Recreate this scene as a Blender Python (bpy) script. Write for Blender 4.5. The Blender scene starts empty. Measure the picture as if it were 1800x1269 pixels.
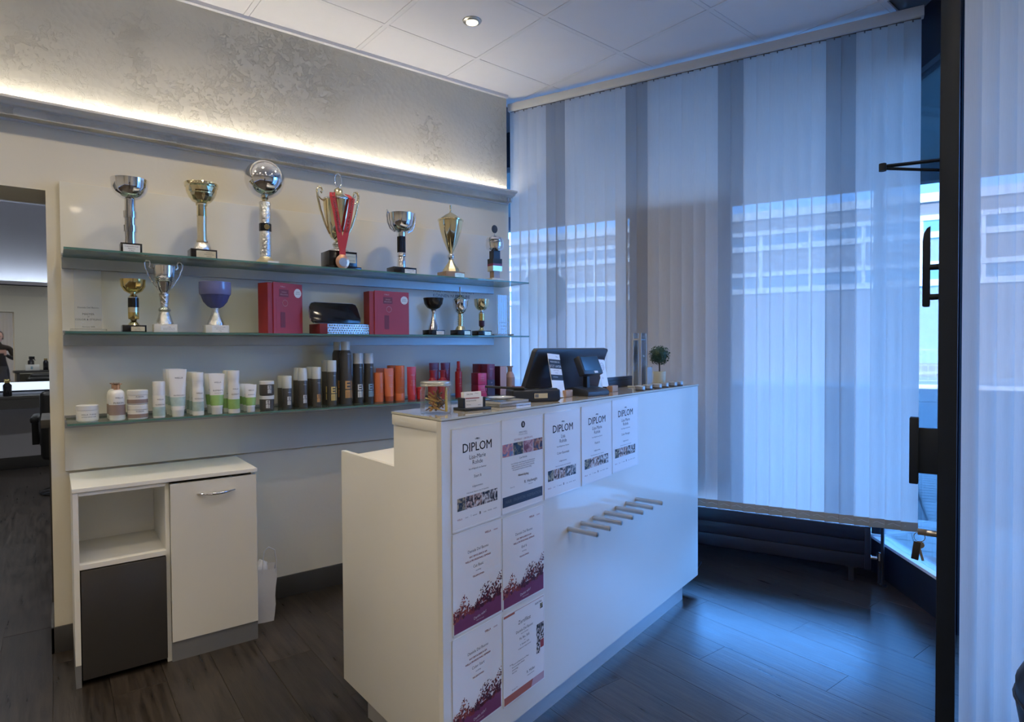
import bpy, bmesh, math, random
from mathutils import Vector, Matrix
random.seed(7)
R = math.radians
scene = bpy.context.scene
COL = scene.collection

# ------------------------------------------------------------------ camera
cam_data = bpy.data.cameras.new('camera')
cam_data.sensor_fit = 'HORIZONTAL'; cam_data.sensor_width = 36.0; cam_data.lens = 1073.1 / 1800 * 36
cam_data.clip_start = 0.02; cam_data.clip_end = 300
camera = bpy.data.objects.new('camera', cam_data); COL.objects.link(camera)
YAW, PITCH, ROLL = 0.6453, 0.0203, -0.006
CAM = Vector((0.0, -3.288, 1.305))
_fw = Vector((math.sin(YAW) * math.cos(PITCH), math.cos(YAW) * math.cos(PITCH), -math.sin(PITCH)))
_r = Vector((math.cos(YAW), -math.sin(YAW), 0)); _u = _r.cross(_fw)
_r2 = _r * math.cos(ROLL) + _u * math.sin(ROLL); _u2 = _u * math.cos(ROLL) - _r * math.sin(ROLL)
camera.matrix_world = Matrix(((_r2.x, _u2.x, -_fw.x, CAM.x), (_r2.y, _u2.y, -_fw.y, CAM.y), (_r2.z, _u2.z, -_fw.z, CAM.z), (0, 0, 0, 1)))
scene.camera = camera

# ------------------------------------------------------------------ world, sun, exposure
world = bpy.data.worlds.new('sky'); scene.world = world; world.use_nodes = True
wn = world.node_tree.nodes; wl = world.node_tree.links
bg = wn['Background']
SKY_STRENGTH = 17.0
bg.inputs['Color'].default_value = (0.11, 0.36, 1.0, 1); bg.inputs['Strength'].default_value = SKY_STRENGTH
sun_d = bpy.data.lights.new('sun', 'SUN'); sun_d.energy = 18.0; sun_d.angle = R(0.6); sun_d.color = (1.0, 0.93, 0.82)
sun = bpy.data.objects.new('sun', sun_d); COL.objects.link(sun)
sun.rotation_euler = Vector((0.80, 0.36, -0.48)).to_track_quat('-Z', 'Y').to_euler()
DOWNLIGHT_W = 23.0
COVE_STRENGTH = 48.0
scene.view_settings.view_transform = 'Standard'
scene.view_settings.look = 'None'
scene.view_settings.exposure = 0.0
scene.view_settings.gamma = 1.0
scene.view_settings.use_curve_mapping = False

# ------------------------------------------------------------------ materials
MATS = {}
def mat(name, col=(0.8, 0.8, 0.8), rough=0.5, metal=0.0, spec=0.5, coat=0.0, emit=None, strength=0, trans=0.0, noise=0.0, nscale=8.0, bump=0.0, bscale=40.0, alpha=1.0, stretch=None):
    m = bpy.data.materials.new(name); m.use_nodes = True
    nt = m.node_tree; b = nt.nodes['Principled BSDF']
    b.inputs['Base Color'].default_value = (*col, 1); b.inputs['Roughness'].default_value = rough
    b.inputs['Metallic'].default_value = metal; b.inputs['Specular IOR Level'].default_value = spec
    b.inputs['Coat Weight'].default_value = coat; b.inputs['Transmission Weight'].default_value = trans
    b.inputs['Alpha'].default_value = alpha
    if emit: b.inputs['Emission Color'].default_value = (*emit, 1); b.inputs['Emission Strength'].default_value = strength
    if noise or bump:
        tc = nt.nodes.new('ShaderNodeTexCoord'); mp = nt.nodes.new('ShaderNodeMapping')
        nt.links.new(tc.outputs['Object'], mp.inputs['Vector'])
        if stretch: mp.inputs['Scale'].default_value = stretch
    if noise:
        n = nt.nodes.new('ShaderNodeTexNoise'); n.inputs['Scale'].default_value = nscale; n.inputs['Detail'].default_value = 5
        nt.links.new(mp.outputs['Vector'], n.inputs['Vector'])
        mx = nt.nodes.new('ShaderNodeMix'); mx.data_type = 'RGBA'
        mx.inputs['A'].default_value = (*[c * (1 - noise) for c in col], 1); mx.inputs['B'].default_value = (*[min(1, c * (1 + noise)) for c in col], 1)
        nt.links.new(n.outputs['Fac'], mx.inputs['Factor']); nt.links.new(mx.outputs['Result'], b.inputs['Base Color'])
    if bump:
        n2 = nt.nodes.new('ShaderNodeTexNoise'); n2.inputs['Scale'].default_value = bscale; n2.inputs['Detail'].default_value = 6
        nt.links.new(mp.outputs['Vector'], n2.inputs['Vector'])
        bp = nt.nodes.new('ShaderNodeBump'); bp.inputs['Strength'].default_value = bump; bp.inputs['Distance'].default_value = 0.01
        nt.links.new(n2.outputs['Fac'], bp.inputs['Height']); nt.links.new(bp.outputs['Normal'], b.inputs['Normal'])
    MATS[name] = m
    return m

def thin_glass(name, tint=(1, 1, 1), refl=1.0, ior=1.5, haze=0.0, hazecol=(0.8, 0.9, 0.9)):
    m = bpy.data.materials.new(name); m.use_nodes = True
    nt = m.node_tree; nt.nodes.clear()
    out = nt.nodes.new('ShaderNodeOutputMaterial')
    tr = nt.nodes.new('ShaderNodeBsdfTransparent'); tr.inputs['Color'].default_value = (*tint, 1)
    gl = nt.nodes.new('ShaderNodeBsdfGlossy'); gl.inputs['Roughness'].default_value = 0.02
    fr = nt.nodes.new('ShaderNodeFresnel'); fr.inputs['IOR'].default_value = ior
    mul = nt.nodes.new('ShaderNodeMath'); mul.operation = 'MULTIPLY'; mul.inputs[1].default_value = refl
    nt.links.new(fr.outputs['Fac'], mul.inputs[0])
    mix = nt.nodes.new('ShaderNodeMixShader'); nt.links.new(mul.outputs['Value'], mix.inputs['Fac'])
    src = tr
    if haze:
        df = nt.nodes.new('ShaderNodeBsdfDiffuse'); df.inputs['Color'].default_value = (*hazecol, 1)
        m2 = nt.nodes.new('ShaderNodeMixShader'); m2.inputs['Fac'].default_value = haze
        nt.links.new(tr.outputs[0], m2.inputs[1]); nt.links.new(df.outputs[0], m2.inputs[2]); src = m2
    nt.links.new(src.outputs[0], mix.inputs[1]); nt.links.new(gl.outputs[0], mix.inputs[2])
    nt.links.new(mix.outputs[0], out.inputs['Surface'])
    MATS[name] = m
    return m

def blind_fabric(name, col, tcol, holes=0.05):
    m = bpy.data.materials.new(name); m.use_nodes = True
    nt = m.node_tree; nt.nodes.clear(); N = nt.nodes.new; L = nt.links.new
    out = N('ShaderNodeOutputMaterial')
    tc = N('ShaderNodeTexCoord'); mp = N('ShaderNodeMapping'); mp.inputs['Scale'].default_value = (900, 900, 18)
    L(tc.outputs['Object'], mp.inputs['Vector'])
    nz = N('ShaderNodeTexNoise'); nz.inputs['Scale'].default_value = 1.0; nz.inputs['Detail'].default_value = 3
    L(mp.outputs['Vector'], nz.inputs['Vector'])
    bp = N('ShaderNodeBump'); bp.inputs['Strength'].default_value = 0.25; bp.inputs['Distance'].default_value = 0.002
    L(nz.outputs['Fac'], bp.inputs['Height'])
    df = N('ShaderNodeBsdfDiffuse'); df.inputs['Color'].default_value = (*col, 1); L(bp.outputs['Normal'], df.inputs['Normal'])
    tl = N('ShaderNodeBsdfTranslucent'); tl.inputs['Color'].default_value = (*tcol, 1)
    m1 = N('ShaderNodeMixShader'); m1.inputs['Fac'].default_value = 0.5
    L(df.outputs[0], m1.inputs[1]); L(tl.outputs[0], m1.inputs[2])
    tp = N('ShaderNodeBsdfTransparent')
    rmp = N('ShaderNodeMapRange'); rmp.inputs['From Min'].default_value = 0.3; rmp.inputs['From Max'].default_value = 0.7
    rmp.inputs['To Min'].default_value = holes * 0.3; rmp.inputs['To Max'].default_value = holes * 1.7
    L(nz.outputs['Fac'], rmp.inputs['Value'])
    m2 = N('ShaderNodeMixShader'); L(rmp.outputs['Result'], m2.inputs['Fac'])
    L(m1.outputs[0], m2.inputs[1]); L(tp.outputs[0], m2.inputs[2]); L(m2.outputs[0], out.inputs['Surface'])
    MATS[name] = m
    return m

def plaster(name, col):
    m = mat(name, col, 0.8, noise=0.03, nscale=3)
    nt = m.node_tree; b = nt.nodes['Principled BSDF']; N = nt.nodes.new; L = nt.links.new
    tc = N('ShaderNodeTexCoord')
    n1 = N('ShaderNodeTexNoise'); n1.inputs['Scale'].default_value = 24; n1.inputs['Detail'].default_value = 8; n1.inputs['Roughness'].default_value = 0.7; n1.inputs['Distortion'].default_value = 0.35
    v = N('ShaderNodeTexVoronoi'); v.inputs['Scale'].default_value = 38
    n3 = N('ShaderNodeTexNoise'); n3.inputs['Scale'].default_value = 2.3
    for x in (n1, v, n3): L(tc.outputs['Object'], x.inputs['Vector'])
    a = N('ShaderNodeMapRange'); a.inputs['From Min'].default_value = 0.5; a.inputs['From Max'].default_value = 0.62; L(n1.outputs['Fac'], a.inputs['Value'])
    k = N('ShaderNodeMapRange'); k.inputs['From Min'].default_value = 0.42; k.inputs['From Max'].default_value = 0.62; L(n3.outputs['Fac'], k.inputs['Value'])
    mu = N('ShaderNodeMath'); mu.operation = 'MULTIPLY'; L(a.outputs['Result'], mu.inputs[0]); L(k.outputs['Result'], mu.inputs[1])
    ad = N('ShaderNodeMath'); ad.operation = 'MULTIPLY_ADD'; L(v.outputs['Distance'], ad.inputs[0]); ad.inputs[1].default_value = 0.25; L(mu.outputs['Value'], ad.inputs[2])
    bp = N('ShaderNodeBump'); bp.inputs['Strength'].default_value = 0.75; bp.inputs['Distance'].default_value = 0.008
    L(ad.outputs['Value'], bp.inputs['Height']); L(bp.outputs['Normal'], b.inputs['Normal'])
    return m

def wood_floor(name):
    m = bpy.data.materials.new(name); m.use_nodes = True; nt = m.node_tree; b = nt.nodes['Principled BSDF']; N = nt.nodes.new; L = nt.links.new
    tc = N('ShaderNodeTexCoord'); oi = N('ShaderNodeObjectInfo')
    mp = N('ShaderNodeMapping'); mp.inputs['Scale'].default_value = (14, 1.2, 14)
    mul = N('ShaderNodeVectorMath'); mul.operation = 'SCALE'; mul.inputs['Scale'].default_value = 37.0
    cmb = N('ShaderNodeCombineXYZ'); L(oi.outputs['Random'], cmb.inputs['X']); L(oi.outputs['Random'], cmb.inputs['Y']); L(cmb.outputs[0], mul.inputs[0])
    add = N('ShaderNodeVectorMath'); L(tc.outputs['Object'], add.inputs[0]); L(mul.outputs[0], add.inputs[1]); L(add.outputs[0], mp.inputs['Vector'])
    nz = N('ShaderNodeTexNoise'); nz.inputs['Scale'].default_value = 3.2; nz.inputs['Detail'].default_value = 8; nz.inputs['Roughness'].default_value = 0.62; L(mp.outputs['Vector'], nz.inputs['Vector'])
    rp = N('ShaderNodeValToRGB'); e = rp.color_ramp.elements
    e[0].position = 0.33; e[0].color = (0.013, 0.010, 0.008, 1); e[1].position = 0.70; e[1].color = (0.060, 0.047, 0.038, 1)
    L(nz.outputs['Fac'], rp.inputs['Fac'])
    hv = N('ShaderNodeHueSaturation'); mr = N('ShaderNodeMapRange'); mr.inputs['To Min'].default_value = 0.8; mr.inputs['To Max'].default_value = 1.25
    L(oi.outputs['Random'], mr.inputs['Value']); L(mr.outputs['Result'], hv.inputs['Value']); L(rp.outputs['Color'], hv.inputs['Color']); L(hv.outputs['Color'], b.inputs['Base Color'])
    rr = N('ShaderNodeMapRange'); rr.inputs['To Min'].default_value = 0.20; rr.inputs['To Max'].default_value = 0.42; L(nz.outputs['Fac'], rr.inputs['Value']); L(rr.outputs['Result'], b.inputs['Roughness'])
    bp = N('ShaderNodeBump'); bp.inputs['Strength'].default_value = 0.45; bp.inputs['Distance'].default_value = 0.002; L(nz.outputs['Fac'], bp.inputs['Height']); L(bp.outputs['Normal'], b.inputs['Normal'])
    MATS[name] = m
    return m

def photo_print(name, a, b_, c, scale=2.4):
    m = bpy.data.materials.new(name); m.use_nodes = True; nt = m.node_tree; b = nt.nodes['Principled BSDF']; N = nt.nodes.new; L = nt.links.new
    tc = N('ShaderNodeTexCoord'); oi = N('ShaderNodeObjectInfo')
    mul = N('ShaderNodeVectorMath'); mul.operation = 'SCALE'; mul.inputs['Scale'].default_value = 9.0
    cmb = N('ShaderNodeCombineXYZ'); L(oi.outputs['Random'], cmb.inputs['X']); L(oi.outputs['Random'], cmb.inputs['Z']); L(cmb.outputs[0], mul.inputs[0])
    add = N('ShaderNodeVectorMath'); L(tc.outputs['Generated'], add.inputs[0]); L(mul.outputs[0], add.inputs[1])
    nz = N('ShaderNodeTexNoise'); nz.inputs['Scale'].default_value = scale; nz.inputs['Detail'].default_value = 2; nz.inputs['Distortion'].default_value = 1.0; L(add.outputs[0], nz.inputs['Vector'])
    rp = N('ShaderNodeValToRGB'); e = rp.color_ramp.elements
    e[0].position = 0.40; e[0].color = (*a, 1); e[1].position = 0.62; e[1].color = (*c, 1)
    x = rp.color_ramp.elements.new(0.5); x.color = (*b_, 1)
    L(nz.outputs['Fac'], rp.inputs['Fac']); L(rp.outputs['Color'], b.inputs['Base Color']); b.inputs['Roughness'].default_value = 0.25
    MATS[name] = m
    return m

mat('wall_paint', (0.74, 0.695, 0.575), 0.7, noise=0.02, nscale=2, bump=0.06, bscale=60)
plaster('plaster', (0.67, 0.635, 0.545))
mat('cream_trim', (0.72, 0.71, 0.68), 0.55, noise=0.02)
mat('panel_gloss', (0.70, 0.69, 0.635), 0.30, coat=0.08, noise=0.01)
mat('white_lacquer', (0.80, 0.79, 0.74), 0.16, coat=0.5, noise=0.01)
mat('white_matt', (0.87, 0.865, 0.82), 0.4, noise=0.015)
mat('edge_band', (0.84, 0.83, 0.74), 0.35, noise=0.015)
mat('alu', (0.42, 0.43, 0.44), 0.38, 0.9, noise=0.04, nscale=30)
mat('alu_light', (0.70, 0.70, 0.70), 0.35, 0.7, noise=0.05, nscale=20, stretch=(1, 20, 20))
mat('plinth_grey', (0.30, 0.31, 0.33), 0.4, 0.5, noise=0.04)
mat('baseboard', (0.055, 0.052, 0.05), 0.5, noise=0.08)
mat('fridge_dark', (0.085, 0.08, 0.078), 0.32, 0.55, noise=0.05, nscale=4)
mat('ceiling_tile', (0.90, 0.875, 0.875), 0.85, noise=0.015, bump=0.05, bscale=150)
mat('tee_bar', (0.86, 0.84, 0.84), 0.5, noise=0.02)
mat('joint_dark', (0.16, 0.15, 0.15), 0.9, noise=0.05)
mat('frame_dark', (0.012, 0.018, 0.030), 0.55, spec=0.22, noise=0.1)
mat('radiator_dark', (0.020, 0.024, 0.034), 0.42, noise=0.08)
mat('rail_white', (0.72, 0.72, 0.72), 0.4, noise=0.02)
mat('black_gloss', (0.012, 0.012, 0.014), 0.12, noise=0.1)
mat('black_matt', (0.016, 0.016, 0.018), 0.5, noise=0.1)
mat('black_stone', (0.012, 0.011, 0.012), 0.15, noise=0.2, nscale=30)
mat('navy_case', (0.016, 0.021, 0.034), 0.42, noise=0.08)
mat('pos_grey', (0.030, 0.036, 0.048), 0.45, noise=0.08)
mat('chrome', (0.82, 0.82, 0.84), 0.07, 1.0, noise=0.02)
mat('satin_steel', (0.55, 0.53, 0.50), 0.28, 1.0, noise=0.05, nscale=20)
mat('silver_hammered', (0.80, 0.79, 0.76), 0.12, 1.0, noise=0.04, bump=0.6, bscale=90)
mat('gold', (0.80, 0.70, 0.45), 0.10, 1.0, noise=0.03)
mat('gold_deep', (0.75, 0.56, 0.22), 0.14, 1.0, noise=0.04)
mat('gold_satin', (0.74, 0.66, 0.46), 0.35, 1.0, noise=0.04)
mat('rose_gold', (0.78, 0.48, 0.34), 0.14, 1.0, noise=0.03)
mat('marble_white', (0.62, 0.60, 0.54), 0.25, noise=0.12, nscale=22)
mat('marble_brown', (0.32, 0.22, 0.15), 0.25, noise=0.25, nscale=30)
mat('plaque_gold', (0.72, 0.64, 0.44), 0.35, 0.5, noise=0.04)
mat('plaque_white', (0.72, 0.72, 0.70), 0.4, noise=0.02)
mat('ink', (0.02, 0.022, 0.03), 0.6, noise=0.05)
mat('ink_grey', (0.16, 0.17, 0.20), 0.6, noise=0.05)
mat('ink_red', (0.28, 0.03, 0.06), 0.6, noise=0.05)
mat('ink_white', (0.75, 0.75, 0.75), 0.5, noise=0.02)
mat('blue_glaze', (0.20, 0.21, 0.42), 0.22, coat=0.4, noise=0.12, nscale=14)
mat('blue_glaze_dark', (0.09, 0.10, 0.26), 0.25, noise=0.12)
mat('red_card', (0.36, 0.028, 0.035), 0.45, noise=0.12, nscale=9)
mat('red_card_side', (0.30, 0.024, 0.024), 0.5, noise=0.12, nscale=9)
mat('red_card_dark', (0.17, 0.016, 0.024), 0.5, noise=0.1)
mat('ribbon_red', (0.50, 0.03, 0.035), 0.55, noise=0.06, nscale=40)
mat('bronze', (0.80, 0.43, 0.26), 0.3, 0.8, noise=0.08, nscale=60)
mat('pewter', (0.45, 0.46, 0.47), 0.4, 0.8, noise=0.2, nscale=80)
mat('pack_white', (0.80, 0.79, 0.75), 0.3, noise=0.015)
mat('pack_cap', (0.72, 0.72, 0.70), 0.35, noise=0.02)
mat('pack_beige', (0.30, 0.215, 0.18), 0.4, noise=0.05)
mat('pack_green', (0.28, 0.46, 0.14), 0.4, noise=0.18, nscale=40)
mat('pack_teal', (0.40, 0.52, 0.48), 0.4, noise=0.35, nscale=45)
mat('pack_charcoal', (0.078, 0.072, 0.066), 0.35, noise=0.05)
mat('pack_charcoal_dark', (0.045, 0.042, 0.040), 0.35, noise=0.05)
mat('pack_cap_frost', (0.62, 0.63, 0.61), 0.25, noise=0.03)
mat('pack_orange', (0.70, 0.17, 0.065), 0.38, noise=0.04)
mat('pack_orange_deep', (0.52, 0.11, 0.045), 0.38, noise=0.05)
mat('pack_coral', (0.58, 0.045, 0.055), 0.35, noise=0.05)
mat('pack_red', (0.34, 0.012, 0.026), 0.3, noise=0.08)
mat('pack_wine', (0.19, 0.014, 0.040), 0.35, noise=0.08)
mat('pack_plum', (0.055, 0.016, 0.034), 0.35, noise=0.08)
mat('pack_pink', (0.60, 0.05, 0.15), 0.35, noise=0.05)
mat('pack_blush', (0.58, 0.36, 0.32), 0.4, noise=0.05)
mat('pack_blush_dark', (0.42, 0.27, 0.23), 0.4, noise=0.05)
mat('print_gold', (0.68, 0.50, 0.17), 0.4, noise=0.03)
mat('print_copper', (0.62, 0.33, 0.12), 0.4, noise=0.03)
mat('print_blue', (0.27, 0.42, 0.52), 0.4, noise=0.03)
mat('print_silver', (0.70, 0.70, 0.68), 0.4, noise=0.03)
mat('laminate', (0.86, 0.87, 0.88), 0.08, coat=0.5, noise=0.01)
mat('paper', (0.88, 0.885, 0.90), 0.25, coat=0.3, noise=0.01)
mat('paper_bag', (0.72, 0.72, 0.74), 0.55, noise=0.03, bump=0.3, bscale=14)
mat('powder_red', (0.23, 0.035, 0.035), 0.4, noise=0.3, nscale=80)
mat('powder_wine', (0.080, 0.014, 0.030), 0.4, noise=0.3, nscale=80)
mat('powder_orange', (0.33, 0.075, 0.055), 0.4, noise=0.3, nscale=80)
mat('print_magenta', (0.20, 0.042, 0.115), 0.35, noise=0.12, nscale=30)
mat('print_navy', (0.035, 0.045, 0.085), 0.35, noise=0.08)
mat('print_salmon', (0.42, 0.13, 0.10), 0.35, noise=0.05)
mat('print_salmon_pale', (0.55, 0.38, 0.45), 0.35, noise=0.05)
mat('print_red', (0.36, 0.05, 0.05), 0.35, noise=0.05)
photo_print('photo_bw', (0.02, 0.02, 0.03), (0.25, 0.22, 0.22), (0.72, 0.70, 0.70))
photo_print('photo_warm', (0.03, 0.025, 0.03), (0.42, 0.26, 0.21), (0.74, 0.68, 0.66))
photo_print('photo_pink', (0.16, 0.24, 0.45), (0.55, 0.20, 0.22), (0.66, 0.42, 0.42))
photo_print('photo_dark', (0.02, 0.03, 0.05), (0.11, 0.10, 0.08), (0.45, 0.36, 0.22))
photo_print('photo_rose', (0.20, 0.06, 0.09), (0.42, 0.20, 0.24), (0.60, 0.40, 0.42))
photo_print('photo_copper', (0.04, 0.05, 0.09), (0.38, 0.13, 0.07), (0.50, 0.30, 0.22))
mat('wood_light', (0.45, 0.28, 0.18), 0.5, noise=0.15, nscale=6, stretch=(1, 8, 8))
mat('leaf_green', (0.022, 0.062, 0.030), 0.5, noise=0.5, nscale=60)
mat('twig', (0.06, 0.045, 0.03), 0.7, noise=0.2)
mat('pot_cream', (0.62, 0.60, 0.47), 0.4, noise=0.03)
mat('tin_lid', (0.62, 0.61, 0.58), 0.3, 0.9, noise=0.05)
mat('clip_gold', (0.62, 0.40, 0.12), 0.3, 0.6, noise=0.2, nscale=60)
mat('clip_brown', (0.10, 0.05, 0.035), 0.35, noise=0.3, nscale=60)
mat('clip_copper', (0.38, 0.15, 0.06), 0.3, 0.5, noise=0.2)
mat('clip_yellow', (0.72, 0.52, 0.08), 0.35, noise=0.1)
mat('skin', (0.58, 0.36, 0.28), 0.5, noise=0.05)
mat('cloth_black', (0.012, 0.012, 0.014), 0.8, noise=0.15, nscale=30)
mat('cloth_grey', (0.05, 0.05, 0.052), 0.8, noise=0.15, nscale=30)
mat('hair_dark', (0.035, 0.022, 0.015), 0.6, noise=0.3, nscale=40)
mat('leather_black', (0.014, 0.014, 0.015), 0.38, noise=0.1, bump=0.08, bscale=120)
mat('lilac_wall', (0.62, 0.61, 0.66), 0.7, noise=0.02)
mat('mirror_silver', (0.90, 0.91, 0.91), 0.015, 1.0, noise=0.005)
mat('asphalt', (0.10, 0.10, 0.10), 0.9, noise=0.2, nscale=30)
mat('paver_light', (0.45, 0.43, 0.40), 0.85, noise=0.1, nscale=14)
mat('cobble', (0.20, 0.19, 0.18), 0.9, noise=0.2, nscale=20)
mat('sidewalk', (0.34, 0.33, 0.32), 0.9, noise=0.1, nscale=4)
mat('brick_grey', (0.26, 0.245, 0.24), 0.9, noise=0.15, nscale=3)
mat('band_white', (0.80, 0.80, 0.78), 0.7, noise=0.02)
mat('far_glass', (0.16, 0.28, 0.38), 0.1, noise=0.1)
mat('canopy_teal', (0.16, 0.22, 0.22), 0.7, noise=0.04)
mat('canopy_dark', (0.06, 0.08, 0.10), 0.6, noise=0.06)
mat('fence_metal', (0.40, 0.42, 0.42), 0.5, 0.5, noise=0.05)
mat('board_back', (0.42, 0.36, 0.33), 0.8, noise=0.03)
mat('sign_green', (0.05, 0.36, 0.12), 0.5, noise=0.05)
mat('sign_yellow', (0.75, 0.60, 0.08), 0.5, noise=0.05)
mat('sill_white', (0.70, 0.72, 0.74), 0.4, noise=0.02)
mat('bulb', (1, 0.9, 0.7), 0.5, emit=(1.0, 0.78, 0.45), strength=16, noise=0.01)
mat('cove_led', (1, 1, 1), 0.5, emit=(1.0, 0.93, 0.82), strength=COVE_STRENGTH, noise=0.01)
mat('cool_led', (1, 1, 1), 0.5, emit=(0.72, 0.86, 1.0), strength=26.0, noise=0.01)
mat('cool_led_bar', (1, 1, 1), 0.5, emit=(0.66, 0.80, 1.0), strength=1.0, noise=0.01)
thin_glass('shelf_glass', (0.87, 0.95, 0.91), 0.8, 1.5, 0.07, (0.45, 0.62, 0.56))
thin_glass('shelf_edge', (0.30, 0.52, 0.45), 0.8, 1.5, 0.5, (0.17, 0.36, 0.30))
thin_glass('window_glass', (0.88, 0.95, 0.96), 0.8)
thin_glass('acrylic', (0.97, 0.98, 0.99), 0.9, 1.45, 0.06, (0.7, 0.76, 0.8))
thin_glass('acrylic_edge', (0.85, 0.9, 0.92), 1.0, 1.5, 0.45, (0.85, 0.88, 0.9))
thin_glass('jar_clear', (0.98, 0.98, 0.98), 0.45, 1.4, 0.03)
mat('counter_glass', (0.50, 0.47, 0.42), 0.06, spec=0.7, coat=0.4, noise=0.01)
mat('counter_glass_edge', (0.62, 0.62, 0.52), 0.2, noise=0.02)
blind_fabric('blind_white', (0.80, 0.81, 0.82), (0.66, 0.65, 0.61), 0.045)
blind_fabric('blind_grey', (0.46, 0.47, 0.49), (0.37, 0.365, 0.35), 0.035)
blind_fabric('blind_hem', (0.62, 0.57, 0.50), (0.30, 0.27, 0.22), 0.0)
wood_floor('wood_floor')

# ------------------------------------------------------------------ mesh helpers
def finish(me, mats=None, smooth=None):
    if smooth is not None:
        me.shade_smooth(); me.set_sharp_from_angle(angle=R(smooth))
    return me
def pydata(name, v, f, smooth=None):
    me = bpy.data.meshes.new(name); me.from_pydata(v, [], f); me.validate(); me.update()
    return finish(me, None, smooth)
def bm_mesh(name, bm, smooth=None):
    me = bpy.data.meshes.new(name); bm.normal_update(); bm.to_mesh(me); bm.free(); return finish(me, None, smooth)
def box(x0, x1, y0, y1, z0, z1, bevel=0.0, seg=2, name='box'):
    bm = bmesh.new()
    vs = [bm.verts.new(p) for p in ((x0, y0, z0), (x1, y0, z0), (x1, y1, z0), (x0, y1, z0), (x0, y0, z1), (x1, y0, z1), (x1, y1, z1), (x0, y1, z1))]
    for q in ((0, 3, 2, 1), (4, 5, 6, 7), (0, 1, 5, 4), (1, 2, 6, 5), (2, 3, 7, 6), (3, 0, 4, 7)): bm.faces.new([vs[i] for i in q])
    if bevel: bmesh.ops.bevel(bm, geom=bm.edges[:], offset=bevel, segments=seg, affect='EDGES', profile=0.5)
    return bm_mesh(name, bm, 35 if bevel else None)
def cbox(w, d, h, bevel=0.0, z0=0.0, seg=2): return box(-w / 2, w / 2, -d / 2, d / 2, z0, z0 + h, bevel, seg)
def lathe(prof, seg=32, smooth=40, name='lathe', sx=1.0, sy=1.0):
    v = []; f = []; rings = []
    for r, z in prof:
        if r < 1e-6: rings.append([len(v)]); v.append((0, 0, z))
        else:
            rings.append(list(range(len(v), len(v) + seg)))
            for i in range(seg):
                a = 2 * math.pi * i / seg; v.append((r * math.cos(a) * sx, r * math.sin(a) * sy, z))
    for a, b in zip(rings[:-1], rings[1:]):
        for i in range(seg):
            j = (i + 1) % seg
            if len(a) == 1 and len(b) == 1: continue
            if len(a) == 1: f.append((a[0], b[j], b[i]))
            elif len(b) == 1: f.append((a[i], a[j], b[0]))
            else: f.append((a[i], a[j], b[j], b[i]))
    return pydata(name, v, f, smooth)
def cyl(r, z0, z1, seg=32, r2=None, bevel=0.0):
    r2 = r if r2 is None else r2; b = bevel
    if b: return lathe([(0, z0), (r - b, z0), (r, z0 + b), (r2, z1 - b), (r2 - b, z1), (0, z1)], seg)
    return lathe([(0, z0), (r, z0), (r2, z1), (0, z1)], seg)
def prism(poly, z0, z1, bevel=0.0, name='prism'):
    n = len(poly); bm = bmesh.new()
    a = [bm.verts.new((x, y, z0)) for x, y in poly]; b = [bm.verts.new((x, y, z1)) for x, y in poly]
    bm.faces.new(a[::-1]); bm.faces.new(b)
    for i in range(n): bm.faces.new((a[i], a[(i + 1) % n], b[(i + 1) % n], b[i]))
    bmesh.ops.recalc_face_normals(bm, faces=bm.faces[:])
    if bevel: bmesh.ops.bevel(bm, geom=bm.edges[:], offset=bevel, segments=2, affect='EDGES', profile=0.5)
    return bm_mesh(name, bm, 35 if bevel else None)
def prism_y(poly, y0, y1, bevel=0.0):          # polygon in x,z extruded along y
    me = prism(poly, y0, y1, bevel); me.transform(Matrix(((1, 0, 0, 0), (0, 0, 1, 0), (0, 1, 0, 0), (0, 0, 0, 1)))); me.flip_normals(); return me
def prism_x(poly, x0, x1, bevel=0.0):          # polygon in y,z extruded along x
    me = prism(poly, x0, x1, bevel); me.transform(Matrix(((0, 0, 1, 0), (1, 0, 0, 0), (0, 1, 0, 0), (0, 0, 0, 1)))); return me
def tube(path, r, seg=8, closed=False, radii=None, smooth=60, name='tube', flat=1.0):
    pts = [Vector(p) for p in path]; n = len(pts); v = []; f = []
    prev = None
    for i, p in enumerate(pts):
        if closed: t = (pts[(i + 1) % n] - pts[i - 1])
        else: t = pts[min(i + 1, n - 1)] - pts[max(i - 1, 0)]
        t.normalize()
        if prev is None:
            a = Vector((0, 0, 1)) if abs(t.z) < 0.9 else Vector((1, 0, 0)); s = t.cross(a).normalized()
        else: s = (prev - t * prev.dot(t)).normalized()
        prev = s; q = t.cross(s); rr = radii[i] if radii else r
        for k in range(seg):
            an = 2 * math.pi * k / seg; v.append(tuple(p + s * (rr * math.cos(an)) + q * (rr * flat * math.sin(an))))
    m = n if closed else n - 1
    for i in range(m):
        j = (i + 1) % n
        for k in range(seg):
            l = (k + 1) % seg; f.append((i * seg + k, i * seg + l, j * seg + l, j * seg + k))
    if not closed:
        f.append(tuple(range(seg))[::-1]); f.append(tuple(range((n - 1) * seg, n * seg)))
    me = pydata(name, v, f); bm = bmesh.new(); bm.from_mesh(me); bmesh.ops.recalc_face_normals(bm, faces=bm.faces[:]); bm.to_mesh(me); bm.free()
    return finish(me, None, smooth)
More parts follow.
